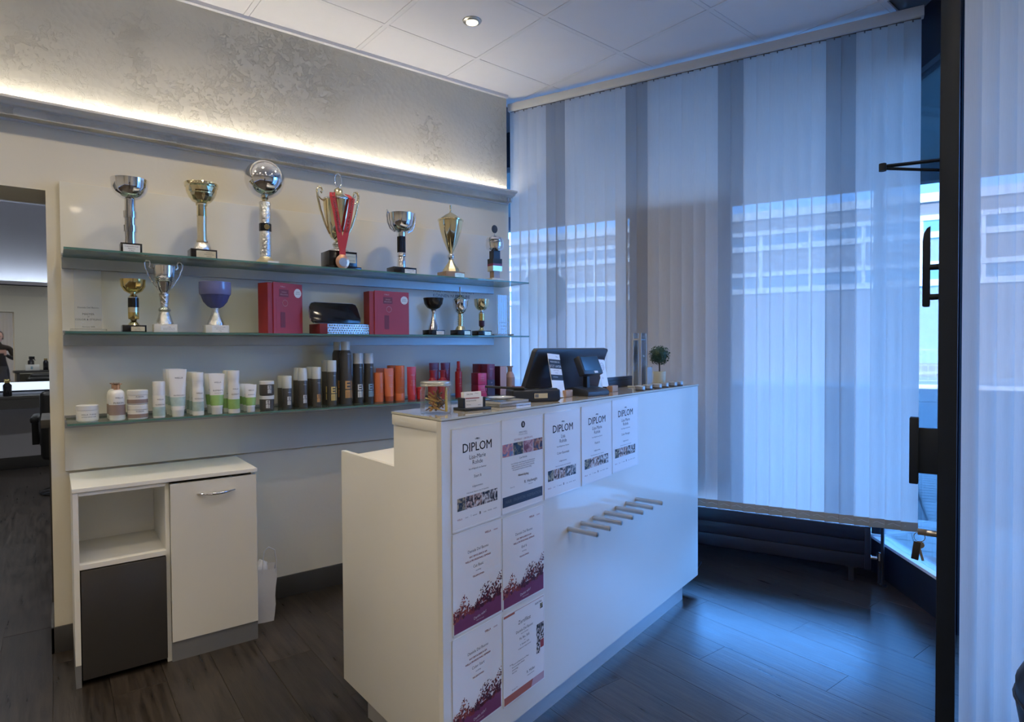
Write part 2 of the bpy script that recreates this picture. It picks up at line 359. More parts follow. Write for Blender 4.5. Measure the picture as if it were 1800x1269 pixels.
def strip(path, width_vecs, thick, name='strip'):   # a thin ribbon with thickness
    v = []; f = []
    for p, w in zip(path, width_vecs):
        p = Vector(p); w = Vector(w)
        for s in (-0.5, 0.5):
            q = p + w * s; v.append(tuple(q)); v.append((q.x, q.y + thick, q.z))
    n = len(path)
    for i in range(n - 1):
        a = i * 4; b = a + 4
        f += [(a, a + 2, b + 2, b), (a + 1, b + 1, b + 3, a + 3), (a, b, b + 1, a + 1), (a + 2, a + 3, b + 3, b + 2)]
    f += [(0, 1, 3, 2), (4 * n - 4, 4 * n - 2, 4 * n - 1, 4 * n - 3)]
    return pydata(name, v, f, 50)
def join(meshes, name='joined'):
    bm = bmesh.new()
    for m in meshes: bm.from_mesh(m)
    me = bpy.data.meshes.new(name); bm.to_mesh(me); bm.free(); return me
def moved(me, x=0, y=0, z=0, rx=0, ry=0, rz=0, s=1.0):
    me.transform(Matrix.Translation((x, y, z)) @ Matrix.Rotation(rz, 4, 'Z') @ Matrix.Rotation(ry, 4, 'Y') @ Matrix.Rotation(rx, 4, 'X') @ Matrix.Diagonal((s, s, s, 1))); return me
_tcache = {}
def text(body, size, x=0.0, z=0.0, align='CENTER', bold=0.0, rot=0.0, sx=1.0):
    """flat lettering in the XZ plane facing -Y, baseline centre at x,z"""
    c = bpy.data.curves.new('lettering', 'FONT'); c.body = body; c.size = size; c.align_x = align; c.resolution_u = 2
    o = bpy.data.objects.new('lettering', c); me = bpy.data.meshes.new_from_object(o)
    bpy.data.objects.remove(o); bpy.data.curves.remove(c)
    if bold:
        b_ = bold * size; src = me; cp = []
        for dx, dy in ((-b_, 0), (b_, 0), (0, b_ * 0.7), (0, -b_ * 0.7)):
            k = src.copy(); k.transform(Matrix.Translation((dx, dy, 0))); cp.append(k)
        me = join(cp, 'lettering')
    me.transform(Matrix.Diagonal((sx, 1, 1, 1))); me.transform(Matrix.Rotation(R(90), 4, 'X')); me.transform(Matrix.Rotation(rot, 4, 'Y'))
    me.transform(Matrix.Translation((x, 0, z))); return me
def texts(rows): return join([text(*r) if isinstance(r, tuple) else text(**r) for r in rows], 'lettering')
def wrap(me, r, off=0.0006, phi=0.0):
    for v in me.vertices:
        a = v.co.x / r + phi; rr = r + off; v.co.x, v.co.y = rr * math.sin(a), -rr * math.cos(a)
    return me
def quad_y(x0, x1, z0, z1, y=0.0): return pydata('print', [(x0, y, z0), (x1, y, z0), (x1, y, z1), (x0, y, z1)], [(0, 1, 2, 3)])
def plate_y(x0, x1, z0, z1, y0, t): return box(x0, x1, y0 - t, y0, z0, z1)

# ------------------------------------------------------------------ object helpers
def obj(name, me, m, parent=None, loc=None, rz=0.0):
    o = bpy.data.objects.new(name, me); COL.objects.link(o)
    if m is not None and not me.materials:
        for k in (m if isinstance(m, (list, tuple)) else [m]): me.materials.append(MATS[k])
    if loc is not None: o.location = loc
    if rz: o.rotation_euler = (0, 0, rz)
    if parent is not None: o.parent = parent
    return o
def tag(o, label, cat, group=None):
    o['label'] = label; o['category'] = cat
    if group: o['group'] = group
    return o
def thing(name, label, cat, loc=(0, 0, 0), rz=0.0, group=None):
    o = bpy.data.objects.new(name, None); o.empty_display_size = 0.05; COL.objects.link(o)
    o.location = loc; o.rotation_euler = (0, 0, rz)
    return tag(o, label, cat, group)
def struct(name, me, m, parent=None, **k):
    o = obj(name, me, m, parent, **k)
    if parent is None: o['kind'] = 'structure'
    return o
def struct_empty(name, loc=(0, 0, 0), rz=0.0):
    o = bpy.data.objects.new(name, None); COL.objects.link(o); o.location = loc; o.rotation_euler = (0, 0, rz); o['kind'] = 'structure'; return o
def dup(root, label, loc=None, rz=None):
    r = root.copy(); COL.objects.link(r); r['label'] = label
    if loc is not None: r.location = loc
    if rz is not None: r.rotation_euler = (0, 0, rz)
    for ch in list(root.children):
        c = ch.copy(); COL.objects.link(c); c.parent = r
        for g in list(ch.children):
            d = g.copy(); COL.objects.link(d); d.parent = c
    return r
# ------------------------------------------------------------------ frames of reference
W0 = Vector((2.4563, -0.0276, 0)); WANG = math.atan2(-0.921, 0.39)
WD = Vector((0.39, -0.921, 0)).normalized(); WN = Vector((0.921, 0.39, 0)).normalized()
def W(s, n, z=0.0): p = W0 + WD * s + WN * n; return Vector((p.x, p.y, z))
CEIL = 2.954

# ------------------------------------------------------------------ floor
floor = struct('floor', join([box(-4.0, 4.35, -6.2, 0.32, -0.06, -0.006), box(-4.0, 2.45, 0.32, 5.6, -0.06, -0.0005)]), 'joint_dark')
floor.data.materials.clear(); floor.data.materials.append(MATS['wood_floor'])
PW, PL = 0.18, 1.21
plank_me = box(0.0004, PW - 0.0004, 0.0004, PL - 0.0004, -0.006, 0.0, 0.0004, 1)
px = -0.56; col_i = 0
while px < 3.9:
    off = (col_i * 0.437) % PL
    py = -3.65 - off
    while py < 0.3:
        if py + PL > -3.6: obj('plank', plank_me, 'wood_floor', floor, (px, py, 0))
        py += PL
    px += PW; col_i += 1

# ------------------------------------------------------------------ walls
struct('wall_back', join([box(-0.012, 2.453, 0.0, 0.32, 0.0, 2.27), box(-4.0, -1.25, 0.0, 0.32, 0.0, 2.27), box(-1.25, -0.012, 0.0, 0.32, 1.992, 2.27)]), 'wall_paint')
struct('wall_back_upper', box(-4.0, 2.396, -0.06, 0.32, 2.27, CEIL), 'plaster')
struct('wall_left', box(-4.1, -4.0, -6.2, 5.6, 0, CEIL), 'wall_paint')
struct('wall_front', box(-4.1, 4.35, -6.3, -6.2, 0, CEIL), 'wall_paint')
struct('wall_right', join([box(4.25, 4.35, -6.2, -4.15, 0, CEIL)]), 'wall_paint')
struct('wall_right_back_room', box(2.35, 2.45, 0.32, 5.6, 0, CEIL), 'lilac_wall')
struct('wall_far_back_room', box(-4.0, 2.45, 5.46, 5.6, 0, CEIL), 'lilac_wall')
struct('ceiling_back_room', box(-4.1, 2.45, 0.32, 5.6, CEIL, CEIL + 0.1), 'lilac_wall')
# baseboards
struct('baseboard_back', box(-0.024, 2.453, -0.012, 0.0, 0.0, 0.112, 0.002), 'baseboard')
struct('baseboard_doorway', box(-0.024, -0.012, -0.012, 0.332, 0.0, 0.112, 0.002), 'baseboard')
struct('baseboard_far', box(-4.0, 2.35, 5.44, 5.46, 0.0, 0.13, 0.002), 'baseboard')

# cornice with dentils and the light trough above it
cor = struct_empty('trim_1', (0, 0, 0))
X0c, X1c = -3.9, 2.447
prof = [(0.0, 2.262), (-0.012, 2.262), (-0.012, 2.270), (-0.022, 2.272), (-0.022, 2.298), (-0.058, 2.300), (-0.062, 2.305), (-0.080, 2.307), (-0.088, 2.316), (-0.104, 2.322), (-0.110, 2.324), (-0.110, 2.334), (-0.104, 2.334), (-0.104, 2.328), (-0.07, 2.310), (-0.0, 2.310)]
obj('cornice_moulding', prism_x(prof, X0c, X1c), 'cream_trim', cor)
dent = box(0, 0.0145, -0.052, -0.022, 2.273, 2.2975, 0.001, 1)
x = -0.55
while x < X1c - 0.01:
    obj('dentil', dent, 'cream_trim', cor, (x, 0, 0)); x += 0.0255
obj('cove_light_strip', box(X0c + 0.1, 2.38, -0.083, -0.071, 2.311, 2.318), 'cove_led', cor)

# glossy back panel of the shelf wall
struct('trim_2', box(0.036, 2.447, -0.018, 0.0, 0.785, 2.035, 0.0015), 'panel_gloss')
wt = thing('wall_lettering', 'grey slogan lettering on the white panel behind the small trophies', 'lettering', (1.86, -0.0186, 1.651))
obj('lettering', texts([('WAS FRISEURE KÖNNEN', 0.027, 0, 0.002, 'LEFT'), ('KÖNNEN NUR', 0.027, 0, -0.026, 'LEFT'), ('FRISEURE', 0.027, 0.158, -0.026, 'LEFT', 0.02)]), 'ink_grey', wt)

# ------------------------------------------------------------------ ceiling of tiles
_c = [W(-0.9, 0.68), W(2.2, 0.68), W(3.45, -0.10)]
FOOT = [(-4.1, 5.6), (2.45, 5.6), (2.45, 0.9), (_c[0].x, _c[0].y), (_c[1].x, _c[1].y), (_c[2].x, _c[2].y), (4.35, -4.15), (4.35, -6.3), (-4.1, -6.3)]
ceil = struct('ceiling', prism([(-4.1, 0.32), (2.45, 0.32), (_c[0].x, _c[0].y), (_c[1].x, _c[1].y), (_c[2].x, _c[2].y), (4.35, -4.15), (4.35, -6.3), (-4.1, -6.3)], CEIL + 0.012, CEIL + 0.1), 'joint_dark')
GX, GY = 0.575, 0.565
GO = Vector((1.382, -0.402, CEIL)); GR = R(3.0)
gm = Matrix.Translation(GO) @ Matrix.Rotation(GR, 4, 'Z')
tile_me = box(0.0155, GX - 0.0125, 0.0155, GY - 0.0125, -0.002, 0.012)
cut_me = box(0.0155, GX - 0.0125, 0.0155, 0.43, -0.002, 0.012)
for i in range(-9, 5):
    for j in range(-10, 1):
        p = gm @ Vector((i * GX, j * GY, 0))
        if p.x < -4.2 or p.y < -6.5 or p.x > 3.9: continue
        q_ = p + Vector((0.3, 0.28, 0)) - W0
        if q_.dot(WN) > 0.75 or (p.x - 2.372) * 0.678 + (p.y + 2.58) * 0.735 > 0.05 and q_.dot(WD) > 2.2: continue
        obj('ceiling_tile', tile_me if j < 0 else cut_me, 'ceiling_tile', ceil, p, GR)
for i in range(-9, 6):
    obj('tee_bar', box(-0.012, 0.012, -10 * GY, 0.42, -0.0045, 0.008), 'tee_bar', ceil, gm @ Vector((i * GX, 0, 0)), GR)
for j in range(-10, 1):
    obj('tee_bar', box(-9 * GX, 5 * GX, -0.012, 0.012, -0.004, 0.008), 'tee_bar', ceil, gm @ Vector((0, j * GY, 0)), GR)
struct('trim_3', box(-4.0, 2.396, -0.082, -0.06, CEIL - 0.02, CEIL + 0.002), 'tee_bar')

def downlight(x, y, label, z=CEIL, power=None, col=(1.0, 0.85, 0.64)):
    t = thing('recessed_downlight', label, 'ceiling light', (x, y, z - 0.002), 0, None if 'above the counter' in label else ('added spotlights out of sight in the back room' if 'back room' in label else 'added spotlights out of the picture'))
    obj('bezel', lathe([(0.030, -0.010), (0.034, -0.006), (0.046, -0.004), (0.048, 0.0), (0.030, 0.0), (0.030, -0.010)], 28), 'satin_steel', t)
    obj('lamp', lathe([(0, -0.007), (0.020, -0.0065), (0.029, -0.003), (0.029, 0.0)], 24), 'bulb', t)
    l = bpy.data.lights.new('downlight_light', 'SPOT'); l.energy = power or DOWNLIGHT_W; l.color = col; l.spot_size = R(165); l.spot_blend = 1.0; l.shadow_soft_size = 0.045
    lo = bpy.data.objects.new('downlight_light', l); COL.objects.link(lo); lo.location = (0, 0, -0.02); lo.parent = t
k = 0
for j in range(5):
    for i in range(-4, 1):
        xx, yy = 1.713 + 1.13 * i, -0.696 - 1.13 * j
        lab = 'lit recessed spotlight in the white ceiling tile above the counter' if (i, j) == (0, 0) else 'added recessed ceiling spotlight outside the picture'
        downlight(xx, yy, lab)  # unseen spots added to light the room, apart from the one over the counter
for k, (xx, yy) in enumerate(((-0.9, 1.6), (-0.9, 3.6), (0.9, 1.6), (0.9, 3.6))):
    downlight(xx, yy, 'added recessed ceiling spotlight of the back room beyond the doorway', power=64, col=(0.93, 0.97, 1.0))  # unseen spots added to brighten the back room

# ------------------------------------------------------------------ shop window
win = struct_empty('window_1', W0, WANG)
G = 0.60
obj('window_header', box(-1.0, 2.16, G - 0.05, G + 0.08, 2.70, CEIL + 0.02), 'frame_dark', win)
obj('window_plinth', box(-1.0, 2.13, G - 0.03, G + 0.06, 0.0, 0.20), 'frame_dark', win)
obj('window_sill', box(-1.0, 2.13, G - 0.04, G + 0.06, 0.20, 0.215), 'sill_white', win)
obj('pane', box(-1.0, 2.10, G, G + 0.008, 0.215, 2.70), 'window_glass', win)
obj('corner_post', box(2.08, 2.13, G - 0.02, G + 0.04, 0.0, 2.70), 'frame_dark', win)
for s in (-0.95, 0.55): obj('mullion', box(s - 0.025, s + 0.025, G - 0.03, G + 0.05, 0.2, 2.70), 'frame_dark', win)
# side glazing of the recessed entrance
P0, P1 = W(2.11, G), W(2.42, -0.10)
sd = (P1 - P0); SL = sd.length; SANG = math.atan2(sd.y, sd.x)
side = struct_empty('window_2', P0, SANG)
obj('side_header', box(0, SL, -0.04, 0.04, 2.68, CEIL + 0.02), 'frame_dark', side)
obj('side_plinth', box(0, SL, -0.035, 0.035, 0.0, 0.19), 'frame_dark', side)
obj('side_sill', box(0, SL, -0.04, 0.045, 0.19, 0.205), 'sill_white', side)
obj('pane', box(0, SL, -0.004, 0.004, 0.205, 2.68), 'window_glass', side)
obj('hinge_post', box(SL - 0.01, SL + 0.06, -0.04, 0.04, 0, CEIL), 'frame_dark', side)
# header above the door opening
Q0, Q1 = P1, W(3.45, -0.10)
hd = Q1 - Q0
struct('trim_4', box(0, hd.length, -0.05, 0.05, 2.68, CEIL + 0.02), 'frame_dark', loc=Q0, rz=math.atan2(hd.y, hd.x))

# ------------------------------------------------------------------ open entrance door, seen edge-on
E0 = Vector((2.344, -2.549, 0)); DANG = math.atan2(0.30, 0.954)
door = struct_empty('door_1', E0, DANG)
T = 0.0265; DL = 0.98; DH = 2.66
obj('lock_stile', box(0, 0.075, -T, T, 0.012, DH, 0.003), 'frame_dark', door)
obj('hinge_stile', box(DL - 0.075, DL, -T, T, 0.012, DH, 0.003), 'frame_dark', door)
obj('top_rail', box(0.075, DL - 0.075, -T, T, DH - 0.09, DH), 'frame_dark', door)
obj('bottom_rail', box(0.075, DL - 0.075, -T, T, 0.012, 0.16), 'frame_dark', door)
obj('pane', box(0.075, DL - 0.075, -0.005, 0.005, 0.16, DH - 0.09), 'window_glass', door)
obj('closer_arm', join([tube([(0.01, T - 0.004, 1.917), (-0.112, 0.178, 1.894)], 0.006, 6), tube([(0.03, T - 0.004, 1.888), (-0.112, 0.178, 1.888)], 0.005, 6), moved(cyl(0.011, -0.012, 0.012, 12), -0.112, 0.178, 1.891)]), 'frame_dark', door)
ph = obj('push_plate', prism_x([(0.050, 1.442), (0.052, 1.437), (0.068, 1.437), (0.072, 1.441), (0.072, 1.66), (0.069, 1.685), (0.060, 1.702), (0.050, 1.708)], 0.032, 0.044, 0.001), 'frame_dark', door)
for z in (1.47, 1.57): obj('standoff', moved(cyl(0.010, 0, 0.03, 12), 0.038, T - 0.004, z, rx=R(-90)), 'frame_dark', ph)
ph2 = obj('pull_handle', box(-0.012, 0.03, 0.078, 0.104, 0.842, 1.065, 0.003), 'frame_dark', door)
obj('handle_plate', box(0.0, 0.022, T - 0.003, 0.080, 0.878, 1.03, 0.002), 'frame_dark', ph2)
obj('lock_cylinder', moved(cyl(0.011, 0, 0.032, 14), 0.035, T - 0.004, 0.672, rx=R(-90)), 'satin_steel', door)
kp = E0 + Vector((math.cos(DANG) * 0.035 - math.sin(DANG) * (T + 0.036), math.sin(DANG) * 0.035 + math.cos(DANG) * (T + 0.036), 0.672))
ky = thing('key_bunch', 'bunch of keys hanging from the lock of the open entrance door', 'keys', kp, DANG)
obj('inserted_key', box(-0.002, 0.002, -0.012, 0.018, -0.011, 0.011, 0.001), 'satin_steel', ky)
obj('key_ring', tube([(0.0, 0.012 + 0.016 * math.cos(a), -0.018 + 0.016 * math.sin(a)) for a in [2 * math.pi * i / 18 for i in range(18)]], 0.0014, 6, True), 'satin_steel', ky)
def key_me(): return join([moved(cyl(0.012, -0.0012, 0.0012, 14), 0, 0, -0.012, ry=R(90)), box(-0.0012, 0.0012, -0.004, 0.004, -0.066, -0.02)])
for a, dy in ((0.12, 0.012), (-0.25, 0.018), (0.38, 0.005)):
    obj('key', moved(key_me(), 0.003 * a, dy, -0.034, rx=a), 'satin_steel', ky)
obj('leather_tag', moved(box(-0.003, 0.003, -0.011, 0.011, -0.062, 0.0, 0.002), 0, 0.018, -0.036, rx=0.12), 'black_matt', ky)

# ------------------------------------------------------------------ vertical blinds
def slat_mesh(w, z0, z1, sag=0.004):
    v = []; f = []; n = 5
    for i in range(n):
        a = i / (n - 1) - 0.5; y = -sag * (1 - 4 * a * a)
        v += [(a * w, y, z0), (a * w, y, z1)]
    for i in range(n - 1): f.append((2 * i, 2 * i + 2, 2 * i + 3, 2 * i + 1))
    return pydata('slat', v, f, 60)
def blind(name, label, origin, ang, count, pitch, width, z0, z1, rail_z, tilt, colours, hem=0.043, railn=(-0.022, 0.022)):
    t = thing(name, label, 'blind', origin, ang, None)
    L = count * pitch
    obj('head_rail', box(-0.012, L + 0.012, railn[0], railn[1], rail_z, rail_z + 0.05, 0.003), 'rail_white', t)
    obj('rail_slot', box(0.0, L, -0.006, 0.006, rail_z - 0.004, rail_z + 0.001), 'joint_dark', t)
    sm = {c: slat_mesh(width, z0 + hem, z1) for c in set(colours)}
    hm = {c: box(-width / 2, width / 2, -0.0055, 0.0005, z0, z0 + hem + 0.002, 0.0008, 1) for c in ('w', 'g')}
    clip = box(-0.003, 0.003, -0.005, 0.001, z1 - 0.01, rail_z, 0.0)
    rng = random.Random(3)
    for i in range(count):
        c = colours[i % len(colours)]
        s = obj('slat', sm[c], 'blind_grey' if c == 'g' else 'blind_white', t, ((i + 0.5) * pitch, 0, 0), tilt + rng.uniform(-0.03, 0.03))
        obj('bottom_weight', hm[c], 'blind_hem', s)
        obj('clip', clip, 'joint_dark', s)
    ch = []
    for i in range(count - 1):
        for k in range(5): 
            u = k / 5; ch.append(((i + 0.5 + u) * pitch, -0.009, z0 + hem * 0.75 - 0.010 * math.sin(math.pi * u)))
    obj('chain', tube(ch, 0.0008, 4), 'rail_white', t)
    return t
pat = 'wwww' + 'gg' + 'wwwwww' + 'gg' + 'wwwwww' + 'gg' + 'wwwwww' + 'gg' + 'wwww'
blind('vertical_blind', 'wide white vertical blind with grey slat pairs across the shop window behind the counter', W0, WANG, 34, 2.266 / 34, 0.0735, 0.402, 2.868, 2.872, R(10), pat)
blind('vertical_blind', 'narrow white vertical blind at the right edge beside the open door', Vector((2.372, -2.580, 0)), math.atan2(-0.678, 0.735), 47, 0.053, 0.066, 0.012, 2.86, 2.866, R(14), 'w')  # slats past the right edge are added, passing daylight onto the counter front
blind('vertical_blind', 'white vertical blind with a grey end slat, seen in the mirror of the back room', Vector((-1.06, -6.12, 0)), 0.0, 22, 0.07, 0.078, 0.5, 2.70, 2.70, R(-8), 'wwwwwwwwwwwwwwwwwwwwwg')

# thin post and radiator under the window
pp = thing('floor_post', 'thin dark metal post standing at the right end of the radiator', 'post', W(2.13, 0.33, 0))
obj('pole', cyl(0.009, 0.0, 0.75, 12), 'radiator_dark', pp); obj('foot', cyl(0.022, 0.0, 0.006, 16), 'radiator_dark', pp); obj('cap', cyl(0.011, 0.75, 0.76, 12), 'radiator_dark', pp)
ra = thing('radiator', 'long low dark radiator on legs beneath the vertical blind', 'radiator', W0, WANG)
obj('core', box(0.15, 2.05, 0.322, 0.42, 0.092, 0.300), 'radiator_dark', ra)
for k in range(3):
    obj('front_panel', box(0.14, 2.06, 0.310, 0.322, 0.088 + k * 0.0765, 0.088 + k * 0.0765 + 0.073, 0.002), 'radiator_dark', ra)
for s in (0.14, 2.045): obj('end_cap', box(s, s + 0.03, 0.306, 0.43, 0.086, 0.320, 0.003), 'radiator_dark', ra)
gr = box(-0.004, 0.004, 0.325, 0.42, 0.301, 0.315)
s = 0.18
while s < 2.04:
    obj('grille_bar', gr, 'radiator_dark', ra, (s, 0, 0)); s += 0.016
obj('top_edge', box(0.14, 2.06, 0.310, 0.326, 0.3165, 0.319), 'radiator_dark', ra); obj('top_edge', box(0.14, 2.06, 0.414, 0.43, 0.301, 0.319), 'radiator_dark', ra)
for s in (0.5, 1.98): obj('leg', join([box(s - 0.013, s + 0.013, 0.335, 0.375, 0.0, 0.09), box(s - 0.028, s + 0.028, 0.33, 0.40, 0.075, 0.095)]), 'radiator_dark', ra)
obj('valve', join([moved(cyl(0.011, 0, 0.05, 12), 2.07, 0.36, 0.14, ry=R(90)), moved(cyl(0.016, 0, 0.04, 14), 2.118, 0.36, 0.13)]), 'chrome', ra)
obj('supply_pipe', cyl(0.012, 0.0, 0.14, 12), 'radiator_dark', ra).location = (2.118, 0.36, 0)

# banner stand in the window, behind the blind
bn = thing('banner_stand', 'tall poster stand in the window showing as a dim rectangle behind the blind', 'poster stand', W(1.075, 0.14), WANG)
obj('banner', box(-0.305, 0.305, -0.004, 0.004, 0.53, 2.12), 'board_back', bn)
obj('top_bar', box(-0.31, 0.31, -0.010, 0.010, 2.115, 2.14, 0.002), 'alu', bn)
obj('bottom_bar', box(-0.31, 0.31, -0.010, 0.010, 0.515, 0.54, 0.002), 'alu', bn)
obj('pole', moved(cyl(0.009, 0.01, 2.12, 10), 0, 0.014, 0), 'alu', bn)
obj('foot', box(-0.12, 0.12, -0.04, 0.07, 0.0, 0.012, 0.002), 'radiator_dark', bn)

# ------------------------------------------------------------------ outdoors
struct('canopy', join([box(-3.0, 3.3, G + 0.08, G + 2.3, 2.90, 3.05)]), 'canopy_teal', loc=W0, rz=WANG)
struct('canopy_fascia', box(-3.0, 3.3, G + 2.3, G + 2.42, 2.74, 3.2), 'canopy_dark', loc=W0, rz=WANG)
struct('upper_sun_block', prism(FOOT, CEIL + 0.105, 10.5), 'brick_grey')  # unseen block added above the shop to keep the sun off it
struct('ground_outside', box(-40, 40, G + 0.06, 60, -0.12, -0.03), 'asphalt', loc=W0, rz=WANG)
struct('ground_entrance', box(2.16, 5.0, -0.10, G + 0.06, -0.12, -0.03), 'asphalt', loc=W0, rz=WANG)
pv = struct('pavement', box(2.16, 5.0, -0.1, 1.95, -0.06, -0.028), 'cobble', loc=W0, rz=WANG)
pm_ = box(0.003, 0.317, 0.003, 0.207, -0.03, -0.012, 0.003, 1)
for j in range(10):
    for i in range(8):
        obj('paver', pm_, 'paver_light', pv, (2.17 + i * 0.32 - (0.16 if j % 2 else 0), -0.1 + j * 0.21, 0))
cb = struct('kerb_strip', box(2.45, 3.15, 1.96, 7.0, -0.06, -0.03), 'joint_dark', loc=W0, rz=WANG)
cbm = box(0.004, 0.226, 0.004, 0.116, -0.04, -0.014, 0.004, 1)
for j in range(42):
    for i in range(3): obj('cobble', cbm, 'cobble', cb, (2.46 + i * 0.23, 1.97 + j * 0.12, 0))
struct('street_far', box(-40, 40, 14.0, 19.5, -0.03, -0.02), 'asphalt', loc=W0, rz=WANG)
struct('sidewalk_far', box(-40, 40, 19.5, 26.0, -0.03, 0.09), 'sidewalk', loc=W0, rz=WANG)
struct('kerb_far', box(-40, 40, 19.3, 19.5, -0.03, 0.10), 'band_white', loc=W0, rz=WANG)
bd = thing('office_building', 'grey brick office building with white bands across the street, seen past the door', 'building', W(0, 26, 0.09), WANG)
obj('wall', box(-30, 34, 0, 8, 0, 7.1), 'brick_grey', bd)
for z0_, z1_ in ((3.62, 3.86), (4.38, 4.58), (5.52, 5.76), (6.22, 6.42), (6.95, 7.3)): obj('white_band', box(-30.05, 34.05, -0.12, 8.05, z0_, z1_), 'band_white', bd)
for z0_, z1_ in ((3.86, 4.38), (5.76, 6.22)):
    wm = box(0.04, 1.86, -0.05, 0.02, z0_, z1_)
    for i in range(30):
        w_ = obj('window', wm, 'far_glass', bd, (-28 + i * 2.0, 0, 0))
for i in range(31):
    obj('pier', box(-0.07, 0.07, -0.08, 0.0, 3.86, 6.22), 'band_white', bd, (-28.05 + i * 2.0, 0, 0))
fe = thing('mesh_fence', 'low light metal mesh fence along the far pavement', 'fence', W(0, 20.3, 0.09), WANG)
for i in range(17): obj('post', box(-0.03, 0.03, -0.03, 0.03, 0, 1.15), 'fence_metal', fe, (-12 + i * 2.5, 0, 0))
for z in (0.1, 0.6, 1.1): obj('rail', box(-12, 28, -0.012, 0.012, z - 0.015, z + 0.015), 'fence_metal', fe)
wires = join([box(x_ - 0.008, x_ + 0.008, -0.006, 0.006, 0.1, 1.1) for x_ in [-12 + 0.2 * q for q in range(200)]])
wo = obj('wire_grid', wires, 'fence_metal', fe); wo['kind'] = 'stuff'
# bare tree
rng = random.Random(11); br = []
def branch(p, d, l, r, depth):
    q = p + d * l; br.append(tube([p, (p + q) / 2 + Vector((rng.uniform(-1, 1), rng.uniform(-1, 1), 0)) * l * 0.05, q], r, 5, radii=[r, r * 0.85, r * 0.65]))
    if depth == 0: return
    for _ in range(4 if depth > 2 else 3):
        e = (d + Vector((rng.uniform(-1, 1), rng.uniform(-1, 1), rng.uniform(-0.2, 0.7))) * 0.75).normalized(); branch(p + d * l * rng.uniform(0.6, 1), e, l * rng.uniform(0.55, 0.75), r * 0.55, depth - 1)
tp = W(14.0, 38)
tr = thing('bare_tree', 'bare leafless tree rising above the building roof across the street', 'tree', tp)
obj('trunk', cyl(0.22, 0, 4.2, 12, 0.15), 'twig', tr)
branch(Vector((0, 0, 4.1)), Vector((0, 0, 1)), 3.4, 0.14, 4)
to = obj('branches', join(br), 'twig', tr)
# shop sign outside, glimpsed between wall and blind
sg = thing('round_sign', 'round green and yellow sign outside, glimpsed between shelf wall and blind', 'sign', W(-1.6, 3.6, 1.25), WANG)
obj('post', moved(cyl(0.03, -1.25, 0.5, 12)), 'fence_metal', sg)
obj('disc', moved(cyl(0.34, -0.02, 0.0, 32), 0, -0.03, 0.75, rx=R(90)), 'sign_green', sg); obj('centre', moved(cyl(0.22, -0.005, 0.0, 32), 0, -0.032, 0.75, rx=R(90)), 'sign_yellow', sg)
# small outdoor lamp under the canopy
ol = thing('outdoor_lamp', 'small dark lamp on an arm under the canopy outside the door', 'lamp', W(2.62, 0.95, 2.33), WANG)
obj('arm', tube([(0.35, 0, 0.06), (0.2, 0, 0.055), (0.02, 0, 0.045)], 0.010, 8), 'frame_dark', ol); obj('head', lathe([(0, 0.035), (0.03, 0.035), (0.05, 0.01), (0.055, -0.005), (0, -0.005)], 20, sx=1.5), 'frame_dark', ol)
obj('bracket', box(0.33, 0.36, -0.03, 0.03, 0.0, 0.57), 'frame_dark', ol)
# ------------------------------------------------------------------ reception counter
A = Vector((0.8790, -1.7837, 0)); CANG = math.atan2(0.2631, 0.9648)
CD = Vector((0.9648, 0.2631, 0)); CN = Vector((-0.2631, 0.9648, 0))
def CP(s, t, z=0.0): p = A + CD * s + CN * t; return Vector((p.x, p.y, z))
CT = 1.107      # top of the glass plate
ctr = thing('reception_counter', 'white glossy reception counter with a stepped end and glass top', 'counter', A, CANG)
obj('front_panel', box(0, 1.962, 0, 0.019, 0.073, 1.0985, 0.0008, 1), 'white_lacquer', ctr)
# end panel runs back along world Y: local direction
e_ang = math.atan2(0.670, 0.155); EL = 0.6875
ep = prism_y([(0.0198, 0.073), (EL, 0.073), (EL, 0.93), (0.281, 0.93), (0.281, 1.0655), (0.0198, 1.0655)], -0.018, 0.0, 0.0006)
obj('end_panel', moved(ep, 0, 0, 0, rz=e_ang), 'white_matt', ctr)
obj('end_cap_strip', moved(box(0.0, 0.0195, 0.0, 0.0004, 0.075, 1.098), 0, 0, 0, rz=e_ang), 'edge_band', ctr)
obj('top_board', prism([(0.002, 0.0195), (1.962, 0.0195), (1.962, 0.275), (0.058, 0.275)], 1.066, 1.0985, 0.0006), 'white_matt', ctr)
gt = prism([(-0.002, -0.003), (1.966, -0.003), (1.966, 0.278), (0.058, 0.278)], 1.1005, CT)
gt.materials.append(MATS['counter_glass']); gt.materials.append(MATS['counter_glass_edge'])
for p in gt.polygons: p.material_index = 0 if abs(p.normal.z) > 0.5 else 1
obj('glass_top', gt, None, ctr)
obj('desk_top', prism([(0.088, 0.2755), (1.70, 0.2755), (1.70, 0.655), (0.170, 0.655)], 0.888, 0.910, 0.001), 'white_matt', ctr)
obj('inner_panel', box(0.085, 1.94, 0.255, 0.2745, 0.075, 1.0655), 'white_matt', ctr)
obj('far_end_panel', box(1.943, 1.961, 0.0195, 0.2545, 0.073, 1.0655), 'white_lacquer', ctr)
obj('desk_support', box(1.66, 1.68, 0.2755, 0.64, 0.0, 0.8875), 'white_matt', ctr)
obj('plinth', prism([(0.045, 0.022), (1.777, 0.012), (1.777, 0.25), (0.13, 0.50)], 0.0, 0.0725), 'alu_light', ctr)
peg_me = join([moved(cyl(0.0095, 0.0, 0.125, 18, bevel=0.001), 0, 0, 0, rx=R(90)), moved(cyl(0.0065, 0.1245, 0.127, 14), 0, 0, 0, rx=R(90))])
for s in (0.666, 0.760, 0.850, 0.944, 1.036, 1.130, 1.224):
    obj('peg', peg_me, 'satin_steel', ctr, (s, 0.0, 0.634))

